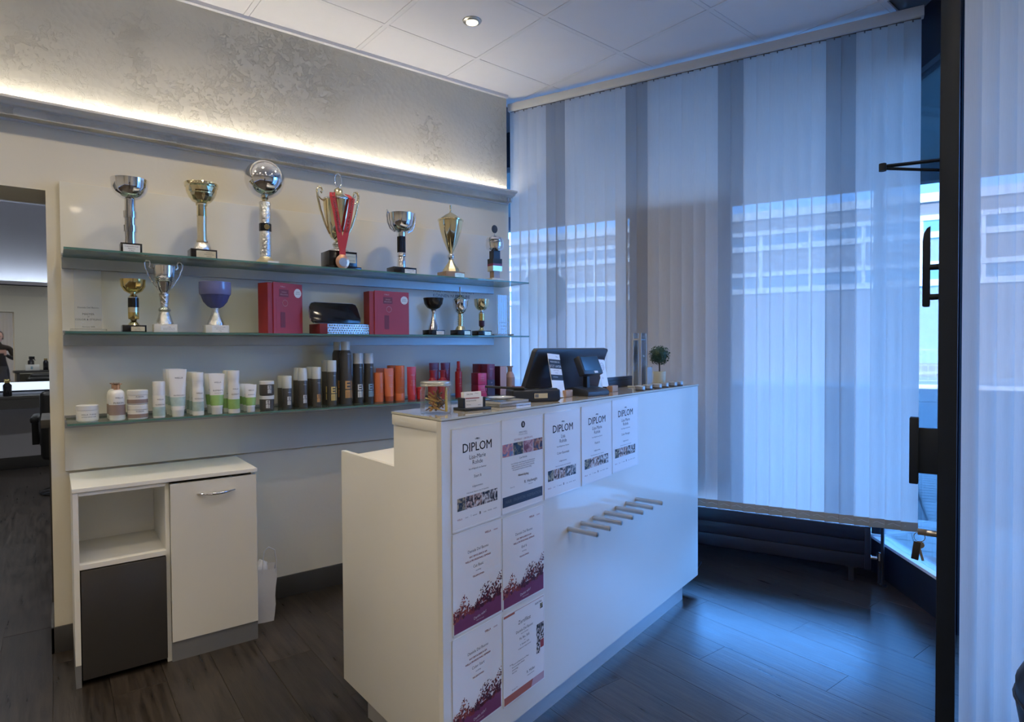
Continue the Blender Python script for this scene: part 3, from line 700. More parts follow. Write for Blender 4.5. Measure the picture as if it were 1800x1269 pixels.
# ------------------------------------------------------------------ certificates on the counter front
SW, SH = 0.228, 0.304
def sheet(label, s, z_top, w=SW, h=SH, off=0.0012, tilt=0.0):
    o = obj('certificate', box(0, w, -0.0006, 0.0, -h, 0.0), 'paper', None, CP(s, -off, z_top), CANG)
    o.rotation_euler = (0, tilt, CANG)
    tag(o, label, 'certificate', 'laminated certificates on the counter front')
    return o
FY = -0.00095
def letters(o, rows, m='ink'):
    me = texts(rows); me.transform(Matrix.Translation((0, FY, 0))); return obj('lettering', me, m, o)
def film(o, w=SW, h=SH):
    rng = random.Random(int(o.location.x * 1000))
    me = join([box(0.0, w, -0.0010, -0.0006, -0.0045, 0.0), box(0, w, -0.0010, -0.0006, -h, -h + 0.0045), box(0, 0.004, -0.0010, -0.0006, -h, 0), box(w - 0.004, w, -0.0010, -0.0006, -h, 0)])
    obj('laminate_border', me, 'laminate', o)
def diplom(label, s, z, name1, name2, course, off, tilt=0.0, w=SW):
    o = sheet(label, s, z, w=w, off=off, tilt=tilt); c = w / 2
    letters(o, [('WELLA', 0.0075, c, -0.042, 'CENTER'), ('~', 0.022, c, -0.044, 'CENTER', 0.03)])
    letters(o, [('DIPLOM', 0.0385, c, -0.075, 'CENTER', 0.010)])
    rows = [(name1, 0.0185, c, -0.098)]
    if name2: rows.append((name2, 0.0185, c, -0.115))
    rows += [('hat erfolgreich am Seminar', 0.0075, c, -0.130), (course, 0.0125, c, -0.156), ('teilgenommen.', 0.0085, c, -0.184), ('Wella Studio Hannover, den 19. September', 0.0058, c, -0.200)]
    letters(o, rows)
    pw = 0.036
    for k in range(5):
        x = 0.022 + k * 0.0375
        obj('photo', quad_y(x, x + pw, -0.245, -0.207, FY), ('photo_dark', 'photo_warm', 'photo_warm', 'photo_bw', 'photo_bw')[k], o)
    letters(o, [('WELLA', 0.007, 0.032, -0.272)], 'ink_red')
    letters(o, [('clynol', 0.0055, 0.062, -0.271), ('I', 0.009, 0.082, -0.271), ('sebastian', 0.0055, 0.100, -0.271), ('B', 0.012, 0.124, -0.272, 'CENTER', 0.03), ('londa', 0.0055, 0.147, -0.271), ('NIOXIN', 0.0055, 0.170, -0.271), ('KADUS', 0.0055, 0.196, -0.271)])
    film(o, w)
    return o
diplom('diploma sheet under the clip jar, leftmost of the top row', 0.040, 1.072, 'Lisa-Marie', 'Rohde', 'Start It', 0.0015)
o = sheet('certificate with four colourful portraits and a dark bottom bar', 0.2700, 1.076, w=0.232, off=0.0015); c = 0.116
obj('emblem', join([moved(lathe([(0, 0.0), (0.011, 0.0), (0.011, -0.0003), (0, -0.0003)], 24), c, FY, -0.024, rx=R(90))]), 'ink', o)
letters(o, [('B', 0.016, c, -0.029, 'CENTER', 0.03)], 'ink_white').location.y = -0.0007
letters(o, [('BERRYWELL', 0.0085, c, -0.052), ('HAIRCOSMETIC GERMANY', 0.0042, c, -0.058)], 'ink_grey')
letters(o, [('ZERTIFIKAT', 0.0085, 0.088, -0.074, 'CENTER'), ('CERTIFICATE', 0.0085, 0.144, -0.074, 'CENTER')], 'ink_red')
for k, m_ in enumerate(('photo_pink', 'photo_dark', 'photo_rose', 'photo_copper')): obj('photo', quad_y(0.005 + k * 0.0562, 0.059 + k * 0.0562, -0.121, -0.080, FY), m_, o)
letters(o, [('Lisa Rohde', 0.0095, c, -0.136), ('hat mit Erfolg an dem Fachseminar der Meisterklasse', 0.0062, c, -0.150), ('teilgenommen und die neuen Techniken der Farbe', 0.0062, c, -0.157), ('und des Schnittes in der Praxis erlernt und gezeigt.', 0.0062, c, -0.164), ('Wir gratulieren herzlich zu diesem Erfolg.', 0.0062, c - 0.006, -0.171), ('Abend-Styling', 0.0105, c, -0.194, 'CENTER', 0.01, 0.03), ('R. Hedwegin', 0.0145, 0.158, -0.222, 'CENTER', 0.006), ('Datum, Ort', 0.005, 0.056, -0.226), ('Unterschrift', 0.005, 0.156, -0.230)])
obj('dark_bar', quad_y(0.004, 0.226, -0.283, -0.250, FY), 'print_navy', o)
l_ = letters(o, [('HAIR', 0.0145, 0.035, -0.272), ('FASHION', 0.0155, 0.094, -0.272), ('INSPIRATION', 0.0145, 0.176, -0.272)], 'ink_grey'); l_.location.y = -0.0003
film(o, 0.232)
diplom('diploma sheet third from the left in the top row, curled lower right corner', 0.509, 1.077, 'Lisa', 'Rohde', 'Color Essentials', 0.0015, w=0.242)
diplom('diploma sheet fourth from the left in the top row', 0.757, 1.080, 'Lisa-Marie', 'Rohde', 'Finish It', 0.0015, R(-0.6), w=0.240)
diplom('diploma sheet at the right end of the top row', 0.999, 1.088, 'Lisa-Marie', 'Rohde', 'Color Manager', 0.0024, R(-0.6), w=0.240)
def seminar(label, s, z, course, seed, w=SW):
    o = sheet(label, s, z, w=w, off=0.0015, h=0.300); c = w / 2
    letters(o, [('WELLA', 0.009, 0.160, -0.030, 'CENTER', 0.02), ('nioxin', 0.008, 0.198, -0.030)], 'ink_red')
    letters(o, [('Daniela Del Buono', 0.0125, c, -0.072), (course, 0.0125, c, -0.121), ('mit Erfolg', 0.006, c, -0.134)], 'ink_grey')
    letters(o, [('HAT ERFOLGREICH AM', 0.0078, c, -0.088, 'CENTER', 0.015), ('WELLA PROFESSIONALS SEMINAR', 0.0078, c, -0.100, 'CENTER', 0.015), ('TEILGENOMMEN', 0.0070, c, -0.150, 'CENTER', 0.015)], 'ink_red')
    g = random.Random(seed); yb = FY
    # ground of pressed powder
    top = [(w * i / 14, -0.252 + 0.016 * i / 14 + g.uniform(-0.003, 0.003)) for i in range(15)]
    obj('powder_ground_print', pydata('print', [(0, yb, -0.2985), (w, yb, -0.2985)] + [(x, yb, z_) for x, z_ in reversed(top)], [tuple(range(17))]), 'print_magenta', o)
    v = {'powder_red': [], 'powder_wine': [], 'powder_orange': []}; f = {k_: [] for k_ in v}
    for k in range(420):
        x = g.uniform(0, 1); lo = -0.262 + 0.016 * x
        hgt = 0.030 + 0.030 * math.exp(-((x - 0.22) / 0.08) ** 2) + 0.034 * math.exp(-((x - 0.66) / 0.16) ** 2) + 0.044 * math.exp(-((x - 0.98) / 0.10) ** 2) - 0.018 * math.exp(-((x - 0.40) / 0.07) ** 2)
        q = g.random() ** 0.75; z_ = lo + hgt * q * 1.15
        rad = g.uniform(0.0035, 0.0075) * (1.15 - 0.75 * q)
        key = 'powder_orange' if (x < 0.35 and g.random() < 0.45) else ('powder_red' if g.random() < (0.55 if x < 0.4 else 0.22) else 'powder_wine')
        n = g.randint(5, 7); b0 = len(v[key]); cx_ = min(max(x * w, rad), w - rad); d_ = 0.00006 * g.randint(1, 6)
        for i in range(n):
            a_ = 2 * math.pi * i / n; rr = rad * g.uniform(0.6, 1.0)
            v[key].append((cx_ + rr * math.cos(a_), yb - d_, z_ + rr * math.sin(a_)))
        f[key].append(tuple(range(b0, b0 + n)))
    for k_ in v: obj('powder_print', pydata('print', v[k_], f[k_]), k_, o)
    me = letters(o, [('Danke sehr!', 0.012, c + 0.006, -0.277, 'CENTER', 0.0, -0.1), ('Wella Professionals', 0.0045, c + 0.006, -0.287)], 'ink_white'); me.location.y = -0.0006
    film(o, w, 0.300)
seminar('seminar certificate with red powder print, left one of the second row', 0.040, 0.764, 'Cut Basic', 5)
seminar('seminar certificate with red powder print, right one of the second row', 0.272, 0.760, 'End It', 5, 0.232)
seminar('seminar certificate with red powder print, lowest one at the counter corner', 0.036, 0.456, 'Color Start', 5)
o = sheet('certificate headed Zertifikat with salmon borders at the lower right', 0.272, 0.444, w=0.232, h=0.300, off=0.0015); c = 0.116
obj('border_print', join([quad_y(0, 0.062, -0.012, -0.001, FY), quad_y(0.062, 0.231, -0.006, -0.001, FY)]), 'print_salmon', o)
obj('footer_print', pydata('print', [(0, FY, -0.299), (0.150, FY, -0.299), (0.163, FY, -0.270), (0, FY, -0.270)], [(0, 1, 2, 3)]), 'print_salmon', o)
obj('footer_print', pydata('print', [(0.150, FY, -0.299), (0.231, FY, -0.299), (0.231, FY, -0.270), (0.163, FY, -0.270)], [(0, 1, 2, 3)]), 'print_salmon_pale', o)
letters(o, [('Zertifikat', 0.0185, c, -0.056), ('für', 0.007, c, -0.068), ('Daniela Del Buono', 0.0125, c, -0.083), ('hat am Seminar', 0.0065, c, -0.093), ('Fit. Bio. Still.', 0.0115, c, -0.110), ('am', 0.006, c, -0.119), ('9. Oktober 2016', 0.0075, c, -0.130), ('in Hannover teilgenommen', 0.0065, c, -0.141), ('Inhalte', 0.006, 0.034, -0.176, 'LEFT'), ('Theorie und Haarkunde der Pflege', 0.0066, 0.046, -0.180, 'LEFT'), ('Praxis am eigenen Modell', 0.0066, 0.046, -0.189, 'LEFT'), ('Anwendung', 0.0066, 0.046, -0.198, 'LEFT'), ('Abschluss', 0.0066, 0.046, -0.207, 'LEFT'), ('R. Müller', 0.013, 0.150, -0.238), ('Leitung Seminar', 0.006, 0.150, -0.248), ('Stempel, Ort', 0.006, 0.045, -0.262, 'LEFT')])
letters(o, [('SELECTIVE', 0.0085, 0.196, -0.022, 'CENTER', 0.02)])
for x0_, x1_, z0_, z1_, m_ in ((0.206, 0.222, -0.044, -0.026, 'photo_dark'), (0.184, 0.207, -0.134, -0.094, 'photo_bw'), (0.208, 0.231, -0.134, -0.094, 'photo_bw'), (0.184, 0.207, -0.172, -0.135, 'photo_bw'), (0.208, 0.231, -0.152, -0.135, 'photo_bw'), (0.184, 0.205, -0.196, -0.173, 'photo_bw')): obj('photo', quad_y(x0_, x1_, z0_, z1_, FY), m_, o)
obj('red_print', quad_y(0.207, 0.231, -0.182, -0.154, FY), 'print_red', o)
film(o, 0.232, 0.300)

# ------------------------------------------------------------------ cabinet
cb_ = thing('storage_cabinet', 'white low cabinet with an open niche and a dark appliance door', 'cabinet', (0, 0, 0))
X0, X1, XM, YF = 0.052, 0.723, 0.377, -0.410
obj('worktop', box(X0 - 0.002, X1 + 0.004, YF - 0.004, -0.0185, 0.7595, 0.7755, 0.0008, 1), 'white_matt', cb_)
obj('side_panel', box(X0, X0 + 0.018, YF, -0.0185, 0.088, 0.759), 'white_matt', cb_)
obj('side_panel', box(X1 - 0.018, X1, YF + 0.02, -0.0185, 0.088, 0.759), 'white_matt', cb_)
obj('middle_panel', box(XM - 0.012, XM + 0.004, YF + 0.02, -0.0185, 0.0, 0.759), 'white_matt', cb_)
obj('niche_shelf', box(X0 + 0.0185, XM - 0.0125, YF + 0.001, -0.030, 0.457, 0.476), 'white_matt', cb_)
obj('back_board', box(X0 + 0.0185, XM - 0.0125, -0.030, -0.0185, 0.10, 0.759), 'white_matt', cb_)
obj('top_rail', box(X0 + 0.0185, XM - 0.0125, YF + 0.004, YF + 0.020, 0.744, 0.759), 'white_matt', cb_)
obj('appliance_door', box(0.0735, 0.3635, YF - 0.004, YF + 0.030, 0.026, 0.452, 0.003), 'fridge_dark', cb_)
obj('appliance_body', box(0.0745, 0.3625, YF + 0.032, -0.035, 0.010, 0.450), 'black_matt', cb_)
dr = obj('door', box(XM + 0.005, X1 - 0.0002, YF - 0.002, YF + 0.017, 0.084, 0.748, 0.001, 1), 'white_lacquer', cb_)
hp = [(0.482 + 0.150 * k / 12, YF - 0.004 - 0.026 * math.sin(math.pi * k / 12), 0.694 - 0.003 * math.sin(math.pi * k / 12)) for k in range(13)]
obj('handle', tube(hp, 0.006, 10, radii=[0.0035 + 0.0045 * math.sin(math.pi * k / 12) for k in range(13)], flat=0.8), 'chrome', dr)
obj('kickboard', box(XM + 0.004, X1, YF + 0.006, YF + 0.020, 0.0, 0.083), 'plinth_grey', cb_)
obj('kickboard', box(X0, X0 + 0.018, YF, -0.0185, 0.0, 0.0875), 'plinth_grey', cb_)
obj('kickboard', box(X1 - 0.014, X1, YF + 0.02, -0.0185, 0.0, 0.083), 'plinth_grey', cb_)

# paper bag
bg_ = thing('paper_bag', 'white paper carrier bag standing on the floor beside the cabinet', 'bag', (0.800, -0.215, 0.0), R(-10))
def bag_me():
    w, d, h = 0.085, 0.075, 0.255; v = []; f = []; lev = 7; rg = random.Random(4)
    for k in range(lev):
        z = h * k / (lev - 1); fl = 1.0 + 0.28 * k / (lev - 1)
        for (a, b) in ((-1, -1), (0, -1.06), (1, -1), (1.02, 0), (1, 1), (0, 1.05), (-1, 1), (-1.02, 0)):
            v.append((a * w / 2 * fl + rg.uniform(-.003, .003), b * d / 2 * fl + rg.uniform(-.003, .003), z + (0 if k == 0 else rg.uniform(-.004, .004))))
    for k in range(lev - 1):
        for i in range(8):
            j = (i + 1) % 8; f.append((k * 8 + i, k * 8 + j, k * 8 + 8 + j, k * 8 + 8 + i))
    f.append(tuple(range(8))[::-1])
    me = pydata('bag', v, f, 25); return me
obj('bag_body', bag_me(), 'paper_bag', bg_)
obj('handle', tube([(0.050, -0.048, 0.235), (0.053, -0.05, 0.29), (0.046, -0.047, 0.345), (0.020, -0.047, 0.362), (0.000, -0.047, 0.345), (-0.006, -0.048, 0.30), (-0.01, -0.046, 0.235)], 0.0022, 6), 'paper_bag', bg_)
obj('tissue', tube([(-0.02, 0.0, 0.20), (-0.015, 0.0, 0.245), (0.0, 0.005, 0.275), (0.015, 0.01, 0.27)], 0.03, 9, radii=[0.028, 0.036, 0.026, 0.006]), 'paper_bag', bg_)

# ------------------------------------------------------------------ glass shelves
def shelf(label, z, x0=0.042, x1=2.378, yf=-0.310, rail_h=0.047, r1=2.30):
    t = thing('glass_shelf', label, 'shelf', (0, 0, z))
    me = box(x0, x1, yf, -0.020, -0.008, 0.0)
    me.materials.append(MATS['shelf_glass']); me.materials.append(MATS['shelf_edge'])
    for p in me.polygons: p.material_index = 0 if abs(p.normal.z) > 0.5 else 1
    obj('glass_plate', me, None, t)
    obj('wall_rail', join([box(x0 - 0.004, r1, -0.040, -0.0185, -0.008 - rail_h, -0.0085, 0.001, 1), box(x0 - 0.004, r1, -0.034, -0.0185, 0.0005, 0.010)]), 'alu', t)
    return t
Z1, Z2, Z3 = 1.716, 1.384, 1.017
shelf('upper glass shelf carrying the row of seven large trophies', Z1)
shelf('middle glass shelf with small cups and red boxes', Z2)
shelf('lower glass shelf filled with hair care products', Z3, x1=2.345, rail_h=0.035)

# ------------------------------------------------------------------ trophies
def trophy(label, x, z, parts, base=None, plaque=None, y=-0.20, name='trophy'):
    t = thing(name, label, 'trophy', (x, y, z + 0.0005))
    h = 0.0
    if base:
        w, d, h, m = base
        b = obj('base', cbox(w, d, h, 0.001), m, t)
        if plaque:
            pw, pz0, pz1, pm, rows = plaque[:5]; px = plaque[5] if len(plaque) > 5 else 0.0
            q = obj('plaque', plate_y(px - pw / 2, px + pw / 2, pz0, pz1, -d / 2, 0.001), pm, b)
            if rows:
                me = texts(rows); me.transform(Matrix.Translation((px, -d / 2 - 0.0014, 0))); obj('lettering', me, 'ink', q)
                bpy.context.view_layer.objects.active = None
    for nm, me, m in parts: obj(nm, me, m, t)
    return t
# lettering of plaques sits on the plaque, so give it to the base as sub-part of the same thing: plaque and lettering share parent
def fix_depth():
    for o in list(bpy.data.objects):
        if o.name.startswith('lettering') and o.parent and o.parent.name.startswith('plaque'): o.parent = o.parent.parent
L_ = lathe
# 1 silver bowl on a ringed column
def ring_column(r, z0, z1, rings):
    p = [(0, z0), (r, z0)]
    for a, b in rings: p += [(r, a), (r * 1.22, a), (r * 1.22, b), (r, b)]
    return L_(p + [(r, z1), (0, z1)], 28, 30)
trophy('silver bowl trophy on a ringed column, first from the left on the upper shelf', 0.277, Z1, [
    ('stem', ring_column(0.0215, 0.047, 0.243, [(0.098, 0.126), (0.158, 0.186)]), 'chrome'),
    ('bowl', L_([(0, 0.237), (0.022, 0.238), (0.040, 0.246), (0.058, 0.263), (0.068, 0.287), (0.071, 0.322), (0.0695, 0.322), (0.066, 0.29), (0.05, 0.262), (0, 0.246)], 40), 'chrome')],
    (0.078, 0.07, 0.047, 'black_stone'), (0.062, 0.006, 0.040, 'plaque_white', [('Stadtmeisterschaft', 0.0068, 0, 0.030), ('Hannover', 0.0068, 0, 0.021), ('1. Platz', 0.0068, 0, 0.012)]))
# 2 gold faceted cup
def faceted(r0, z0, z1, n=24, rows=5, prof=None):
    v = []; f = []
    for k, (r, z) in enumerate(prof):
        for i in range(n):
            a = 2 * math.pi * (i + 0.5 * (k % 2)) / n; v.append((r * math.cos(a), r * math.sin(a), z))
    for k in range(len(prof) - 1):
        for i in range(n):
            j = (i + 1) % n; a, b, c, d = k * n + i, k * n + j, k * n + n + i, k * n + n + j
            if k % 2 == 0: f += [(a, b, c), (b, d, c)]
            else: f += [(a, d, c), (a, b, d)]
    return pydata('facets', v, f)
trophy('pale gold cup with diamond cut bowl, second from the left on the upper shelf', 0.556, Z1, [
    ('foot_dome', L_([(0, 0.046), (0.037, 0.046), (0.036, 0.060), (0.028, 0.077), (0.016, 0.084), (0, 0.084)], 28), 'silver_hammered'),
    ('stem', ring_column(0.0195, 0.083, 0.258, [(0.084, 0.090), (0.250, 0.257)]), 'gold_satin'),
    ('collar', L_([(0.0205, 0.20), (0.0205, 0.25)], 28), 'gold'),
    ('bowl_facets', faceted(0, 0, 0, 22, 5, [(0.022, 0.258), (0.040, 0.268), (0.054, 0.287), (0.063, 0.310), (0.066, 0.330)]), 'gold'),
    ('rim', L_([(0.066, 0.329), (0.070, 0.332), (0.0715, 0.345), (0.070, 0.348), (0.0655, 0.346), (0.060, 0.30), (0.03, 0.275), (0, 0.27)], 40), 'gold')],
    (0.108, 0.085, 0.046, 'black_stone'), (0.080, 0.006, 0.038, 'plaque_gold', [('Deutsche', 0.0062, 0.012, 0.029), ('Meisterschaft der', 0.0056, 0.012, 0.021), ('Friseure', 0.0062, 0.012, 0.012)], 0.008))
# 3 mirror ball
trophy('tall trophy topped by a large mirrored silver ball on the upper shelf', 0.834, Z1, [
    ('foot', L_([(0, 0.0), (0.050, 0.0), (0.050, 0.012), (0.042, 0.020), (0.030, 0.030), (0.026, 0.038), (0, 0.038)], 28), 'gold_satin'),
    ('lower_stem', L_([(0.0255, 0.037), (0.0265, 0.075), (0.0265, 0.140), (0.0255, 0.162)], 24), 'silver_hammered'),
    ('dark_band', L_([(0.0265, 0.162), (0.0285, 0.164), (0.0285, 0.198), (0.0265, 0.200)], 24), 'black_gloss'),
    ('band_medallion', moved(L_([(0, 0), (0.013, 0), (0.013, 0.002), (0, 0.002)], 20), 0, -0.0275, 0.181, rx=R(90)), 'gold_deep'),
    ('upper_stem', L_([(0.026, 0.200), (0.0265, 0.230), (0.0265, 0.300), (0.025, 0.303), (0, 0.303)], 24), 'silver_hammered'),
    ('knob', L_([(0, 0.302), (0.017, 0.303), (0.012, 0.312), (0.018, 0.320), (0.010, 0.332), (0, 0.334)], 20), 'gold'),
    ('ball', L_([(0.0905 * math.sin(math.pi * k / 28), 0.4135 - 0.0905 * math.cos(math.pi * k / 28)) for k in range(29)], 48), 'chrome'),
    ('plaque', box(-0.004, 0.046, -0.053, -0.050, 0.002, 0.016), 'plaque_white')], name='trophy')
# 4 big gold champion cup
t4 = trophy('large gold lidded cup with scroll handles draped with a red medal ribbon', 1.201, Z1, [
    ('base_step', box(-0.094, 0.094, -0.070, 0.070, 0.0, 0.016, 0.002), 'black_stone'),
    ('foot', L_([(0, 0.093), (0.052, 0.093), (0.048, 0.104), (0.030, 0.112), (0.026, 0.118), (0.030, 0.128), (0.034, 0.134), (0.028, 0.144), (0.018, 0.150), (0, 0.150)], 28), 'silver_hammered'),
    ('cup_body', L_([(0, 0.148), (0.014, 0.149), (0.040, 0.170), (0.056, 0.205), (0.066, 0.250), (0.073, 0.310), (0.076, 0.352), (0.078, 0.358), (0.073, 0.360)], 40), 'gold'),
    ('rim', L_([(0.073, 0.358), (0.080, 0.358), (0.081, 0.366), (0.074, 0.368), (0.066, 0.366)], 40), 'silver_hammered'),
    ('lid', L_([(0.074, 0.366), (0.060, 0.376), (0.036, 0.386), (0.024, 0.398), (0.021, 0.418), (0.014, 0.424), (0, 0.424)], 36), 'gold'),
    ('finial_ring', tube([(0.019 * math.cos(a), 0, 0.465 + 0.036 * math.sin(a)) for a in [2 * math.pi * i / 28 for i in range(28)]], 0.0028, 8, True), 'silver_hammered'),
    ('finial_knob', L_([(0, 0.420), (0.012, 0.422), (0.006, 0.430), (0, 0.432)], 16), 'gold')],
    (0.148, 0.118, 0.093, 'black_stone'), (0.064, 0.036, 0.082, 'plaque_gold', [('Daniela Del Buono', 0.007, 0, 0.066), ('Vizeeuropameister', 0.007, 0, 0.046)], 0.036))
for sgn in (-1, 1):
    pts = [(sgn * 0.048, 0, 0.185), (sgn * 0.072, 0, 0.235), (sgn * 0.095, 0, 0.305), (sgn * 0.108, 0, 0.365), (sgn * 0.111, 0, 0.400), (sgn * 0.102, 0, 0.420), (sgn * 0.088, 0, 0.416), (sgn * 0.082, 0, 0.400), (sgn * 0.089, 0, 0.390), (sgn * 0.094, 0, 0.398)]
    obj('handle', tube(pts, 0.005, 8, radii=[0.004, 0.005, 0.006, 0.006, 0.006, 0.0055, 0.005, 0.0045, 0.004, 0.003]), 'gold', t4)
    obj('handle_bracket', tube([(sgn * 0.074, 0, 0.352), (sgn * 0.090, 0, 0.358), (sgn * 0.104, 0, 0.372)], 0.004, 8), 'gold', t4)
md = thing('medal', 'bronze medal on a red lettered ribbon hung over the large gold cup', 'medal', (1.201, -0.20, Z1))
def rib(path, w): return strip(path, [w] * len(path), 0.0012)
for nm, xa, xb, wv in (('left', -0.064, -0.020, 1), ('right', 0.040, -0.012, 1)):
    za, zb = (0.376, 0.105)
    yy = [-0.060, -0.085, -0.088, -0.083, -0.082]
    pth = [(xa * 0.72, -0.040, 0.392), (xa, -0.086, 0.362), (xa * 0.66 + xb * 0.34, -0.094, 0.275), (xa * 0.33 + xb * 0.67, -0.092, 0.19), (xb, -0.088, 0.105)]
    r_ = obj('ribbon', rib(pth, (0.029, 0, 0.003 if nm == 'left' else -0.003)), 'ribbon_red', md)
    ang = math.atan2(pth[4][2] - pth[1][2], pth[4][0] - pth[1][0])
    tx = text('2010 TEAM CHAMPIONSHIP' if nm == 'left' else 'OMC EUROPE CHAMPION', 0.0165, 0, -0.006, 'CENTER', 0.01)
    up = -ang if nm == 'left' else -(ang + math.pi)
    # run the text along the ribbon
    c0 = (Vector(pth[1]) + Vector(pth[3])) / 2
    tx.transform(Matrix.Rotation((-ang if nm == 'left' else -(ang + math.pi)), 4, 'Y'))
    tx.transform(Matrix.Translation((c0.x, -0.0966, c0.z + 0.004)))
    obj('lettering', tx, 'ink_white', r_)
obj('ribbon_fold', box(-0.031, 0.001, -0.089, -0.086, 0.060, 0.112), 'ribbon_red', md)
dm = moved(lathe([(0, 0), (0.034, 0), (0.036, 0.001), (0.036, 0.004), (0.034, 0.005), (0, 0.005)], 32), -0.016, -0.086, 0.034, rx=R(90))
dd = obj('medal_disc', dm, 'bronze', md)
obj('relief', moved(lathe([(0, 0), (0.022, 0), (0.021, 0.0015), (0, 0.002)], 24), -0.014, -0.0908, 0.033, rx=R(90)), 'pewter', md)
obj('bail', tube([(-0.034, -0.088, 0.064), (-0.030, -0.088, 0.070), (-0.002, -0.088, 0.070), (0.002, -0.088, 0.064)], 0.0018, 6), 'bronze', md)
# 5 silver bowl with black fluted stem
t5 = trophy('silver bowl trophy with black fluted stem, fifth on the upper shelf', 1.560, Z1, [
    ('foot', L_([(0, 0.040), (0.026, 0.040), (0.024, 0.070), (0.020, 0.100), (0.024, 0.106), (0, 0.106)], 24), 'chrome'),
    ('stem', prism([(0.0235 * (1 if k % 2 else 0.82) * math.cos(2 * math.pi * k / 24), 0.0235 * (1 if k % 2 else 0.82) * math.sin(2 * math.pi * k / 24)) for k in range(24)], 0.106, 0.236), 'black_gloss'),
    ('stem_collar', L_([(0.025, 0.105), (0.025, 0.122), (0.0235, 0.124)], 24), 'chrome'), ('stem_collar', L_([(0.0235, 0.212), (0.0255, 0.214), (0.0255, 0.236), (0, 0.238)], 24), 'chrome'),
    ('bowl', L_([(0, 0.234), (0.024, 0.236), (0.048, 0.246), (0.068, 0.268), (0.076, 0.300), (0.078, 0.338), (0.0765, 0.338), (0.073, 0.30), (0.05, 0.262), (0, 0.248)], 40), 'chrome')],
    (0.138, 0.09, 0.040, 'black_stone'), (0.066, 0.006, 0.030, 'plaque_white', [('Landesmeisterschaft', 0.0058, 0, 0.022), ('2. Platz', 0.0058, 0, 0.012)], 0.030))
for sgn in (-1, 1):
    obj('handle', tube([(sgn * 0.040, 0, 0.238), (sgn * 0.066, 0, 0.252), (sgn * 0.082, 0, 0.285), (sgn * 0.086, 0, 0.330), (sgn * 0.084, 0, 0.352), (sgn * 0.078, 0, 0.336)], 0.0042, 8), 'chrome', t5)
# 6 gold urn
def fluted_urn(prof, n=16, depth=0.05):
    v = []; f = []; seg = n * 3
    for r, z in prof:
        for i in range(seg):
            a = 2 * math.pi * i / seg; rr = r * (1 - depth * (0.5 + 0.5 * math.cos(n * a))); v.append((rr * math.cos(a), rr * math.sin(a), z))
    for k in range(len(prof) - 1):
        for i in range(seg):
            j = (i + 1) % seg; f.append((k * seg + i, k * seg + j, k * seg + seg + j, k * seg + seg + i))
    return pydata('fluted', v, f, 50)
trophy('slender gold urn trophy with pointed lid, sixth on the upper shelf', 1.880, Z1, [
    ('foot', L_([(0, 0.038), (0.052, 0.040), (0.048, 0.056), (0.030, 0.078), (0.016, 0.100), (0.011, 0.112), (0, 0.112)], 8, 20), 'gold_satin'),
    ('knop', L_([(0, 0.110), (0.014, 0.112), (0.022, 0.126), (0.020, 0.140), (0.010, 0.150), (0, 0.15)], 20), 'chrome'),
    ('urn_body', fluted_urn([(0.010, 0.148), (0.022, 0.170), (0.042, 0.215), (0.060, 0.270), (0.070, 0.315), (0.072, 0.338)], 10, 0.06), 'gold'),
    ('rim', L_([(0.070, 0.336), (0.076, 0.338), (0.076, 0.345), (0.070, 0.346)], 36), 'gold'),
    ('lid', L_([(0.073, 0.345), (0.052, 0.358), (0.030, 0.374), (0.014, 0.382), (0.009, 0.388), (0, 0.388)], 32), 'gold_satin'),
    ('finial', L_([(0.003, 0.386), (0.005, 0.395), (0.004, 0.402), (0.0065, 0.430), (0, 0.432)], 12), 'gold')],
    (0.128, 0.10, 0.038, 'marble_brown'), (0.064, 0.006, 0.030, 'plaque_gold', [('Bundesausscheid', 0.0058, 0, 0.021), ('3. Platz', 0.0058, 0, 0.011)], 0.028))
# 7 small covered cup with tricolour stem
trophy('small silver covered cup on a black red gold stem, right end of upper shelf', 2.196, Z1, [
    ('stem_foot', box(-0.022, 0.022, -0.022, 0.022, 0.022, 0.066), 'marble_brown'),
    ('stem_gold', box(-0.034, 0.034, -0.030, 0.030, 0.066, 0.098), 'gold_satin'), ('stem_red', box(-0.034, 0.034, -0.030, 0.030, 0.098, 0.112), 'pack_wine'), ('stem_black', box(-0.034, 0.034, -0.030, 0.030, 0.112, 0.142), 'black_matt'),
    ('neck', box(-0.024, 0.024, -0.024, 0.024, 0.142, 0.194), 'navy_case'),
    ('bowl', L_([(0, 0.188), (0.030, 0.190), (0.052, 0.204), (0.056, 0.225), (0.056, 0.240), (0.053, 0.240), (0.055, 0.244), (0.0525, 0.247), (0.055, 0.251), (0.0525, 0.254), (0.056, 0.258), (0.048, 0.272), (0.024, 0.284), (0, 0.288)], 36, 25), 'chrome'),
    ('finial_disc', moved(lathe([(0, -0.004), (0.020, -0.004), (0.022, 0), (0.020, 0.004), (0, 0.004)], 24, sy=1.15), 0, 0, 0.327, rx=R(90)), 'black_matt'), ('finial_pin', cyl(0.003, 0.285, 0.31, 8), 'chrome')],
    (0.094, 0.075, 0.022, 'marble_white'), (0.044, 0.004, 0.018, 'plaque_white', [('Pokal der Jugend', 0.005, 0, 0.0085)], 0.022))

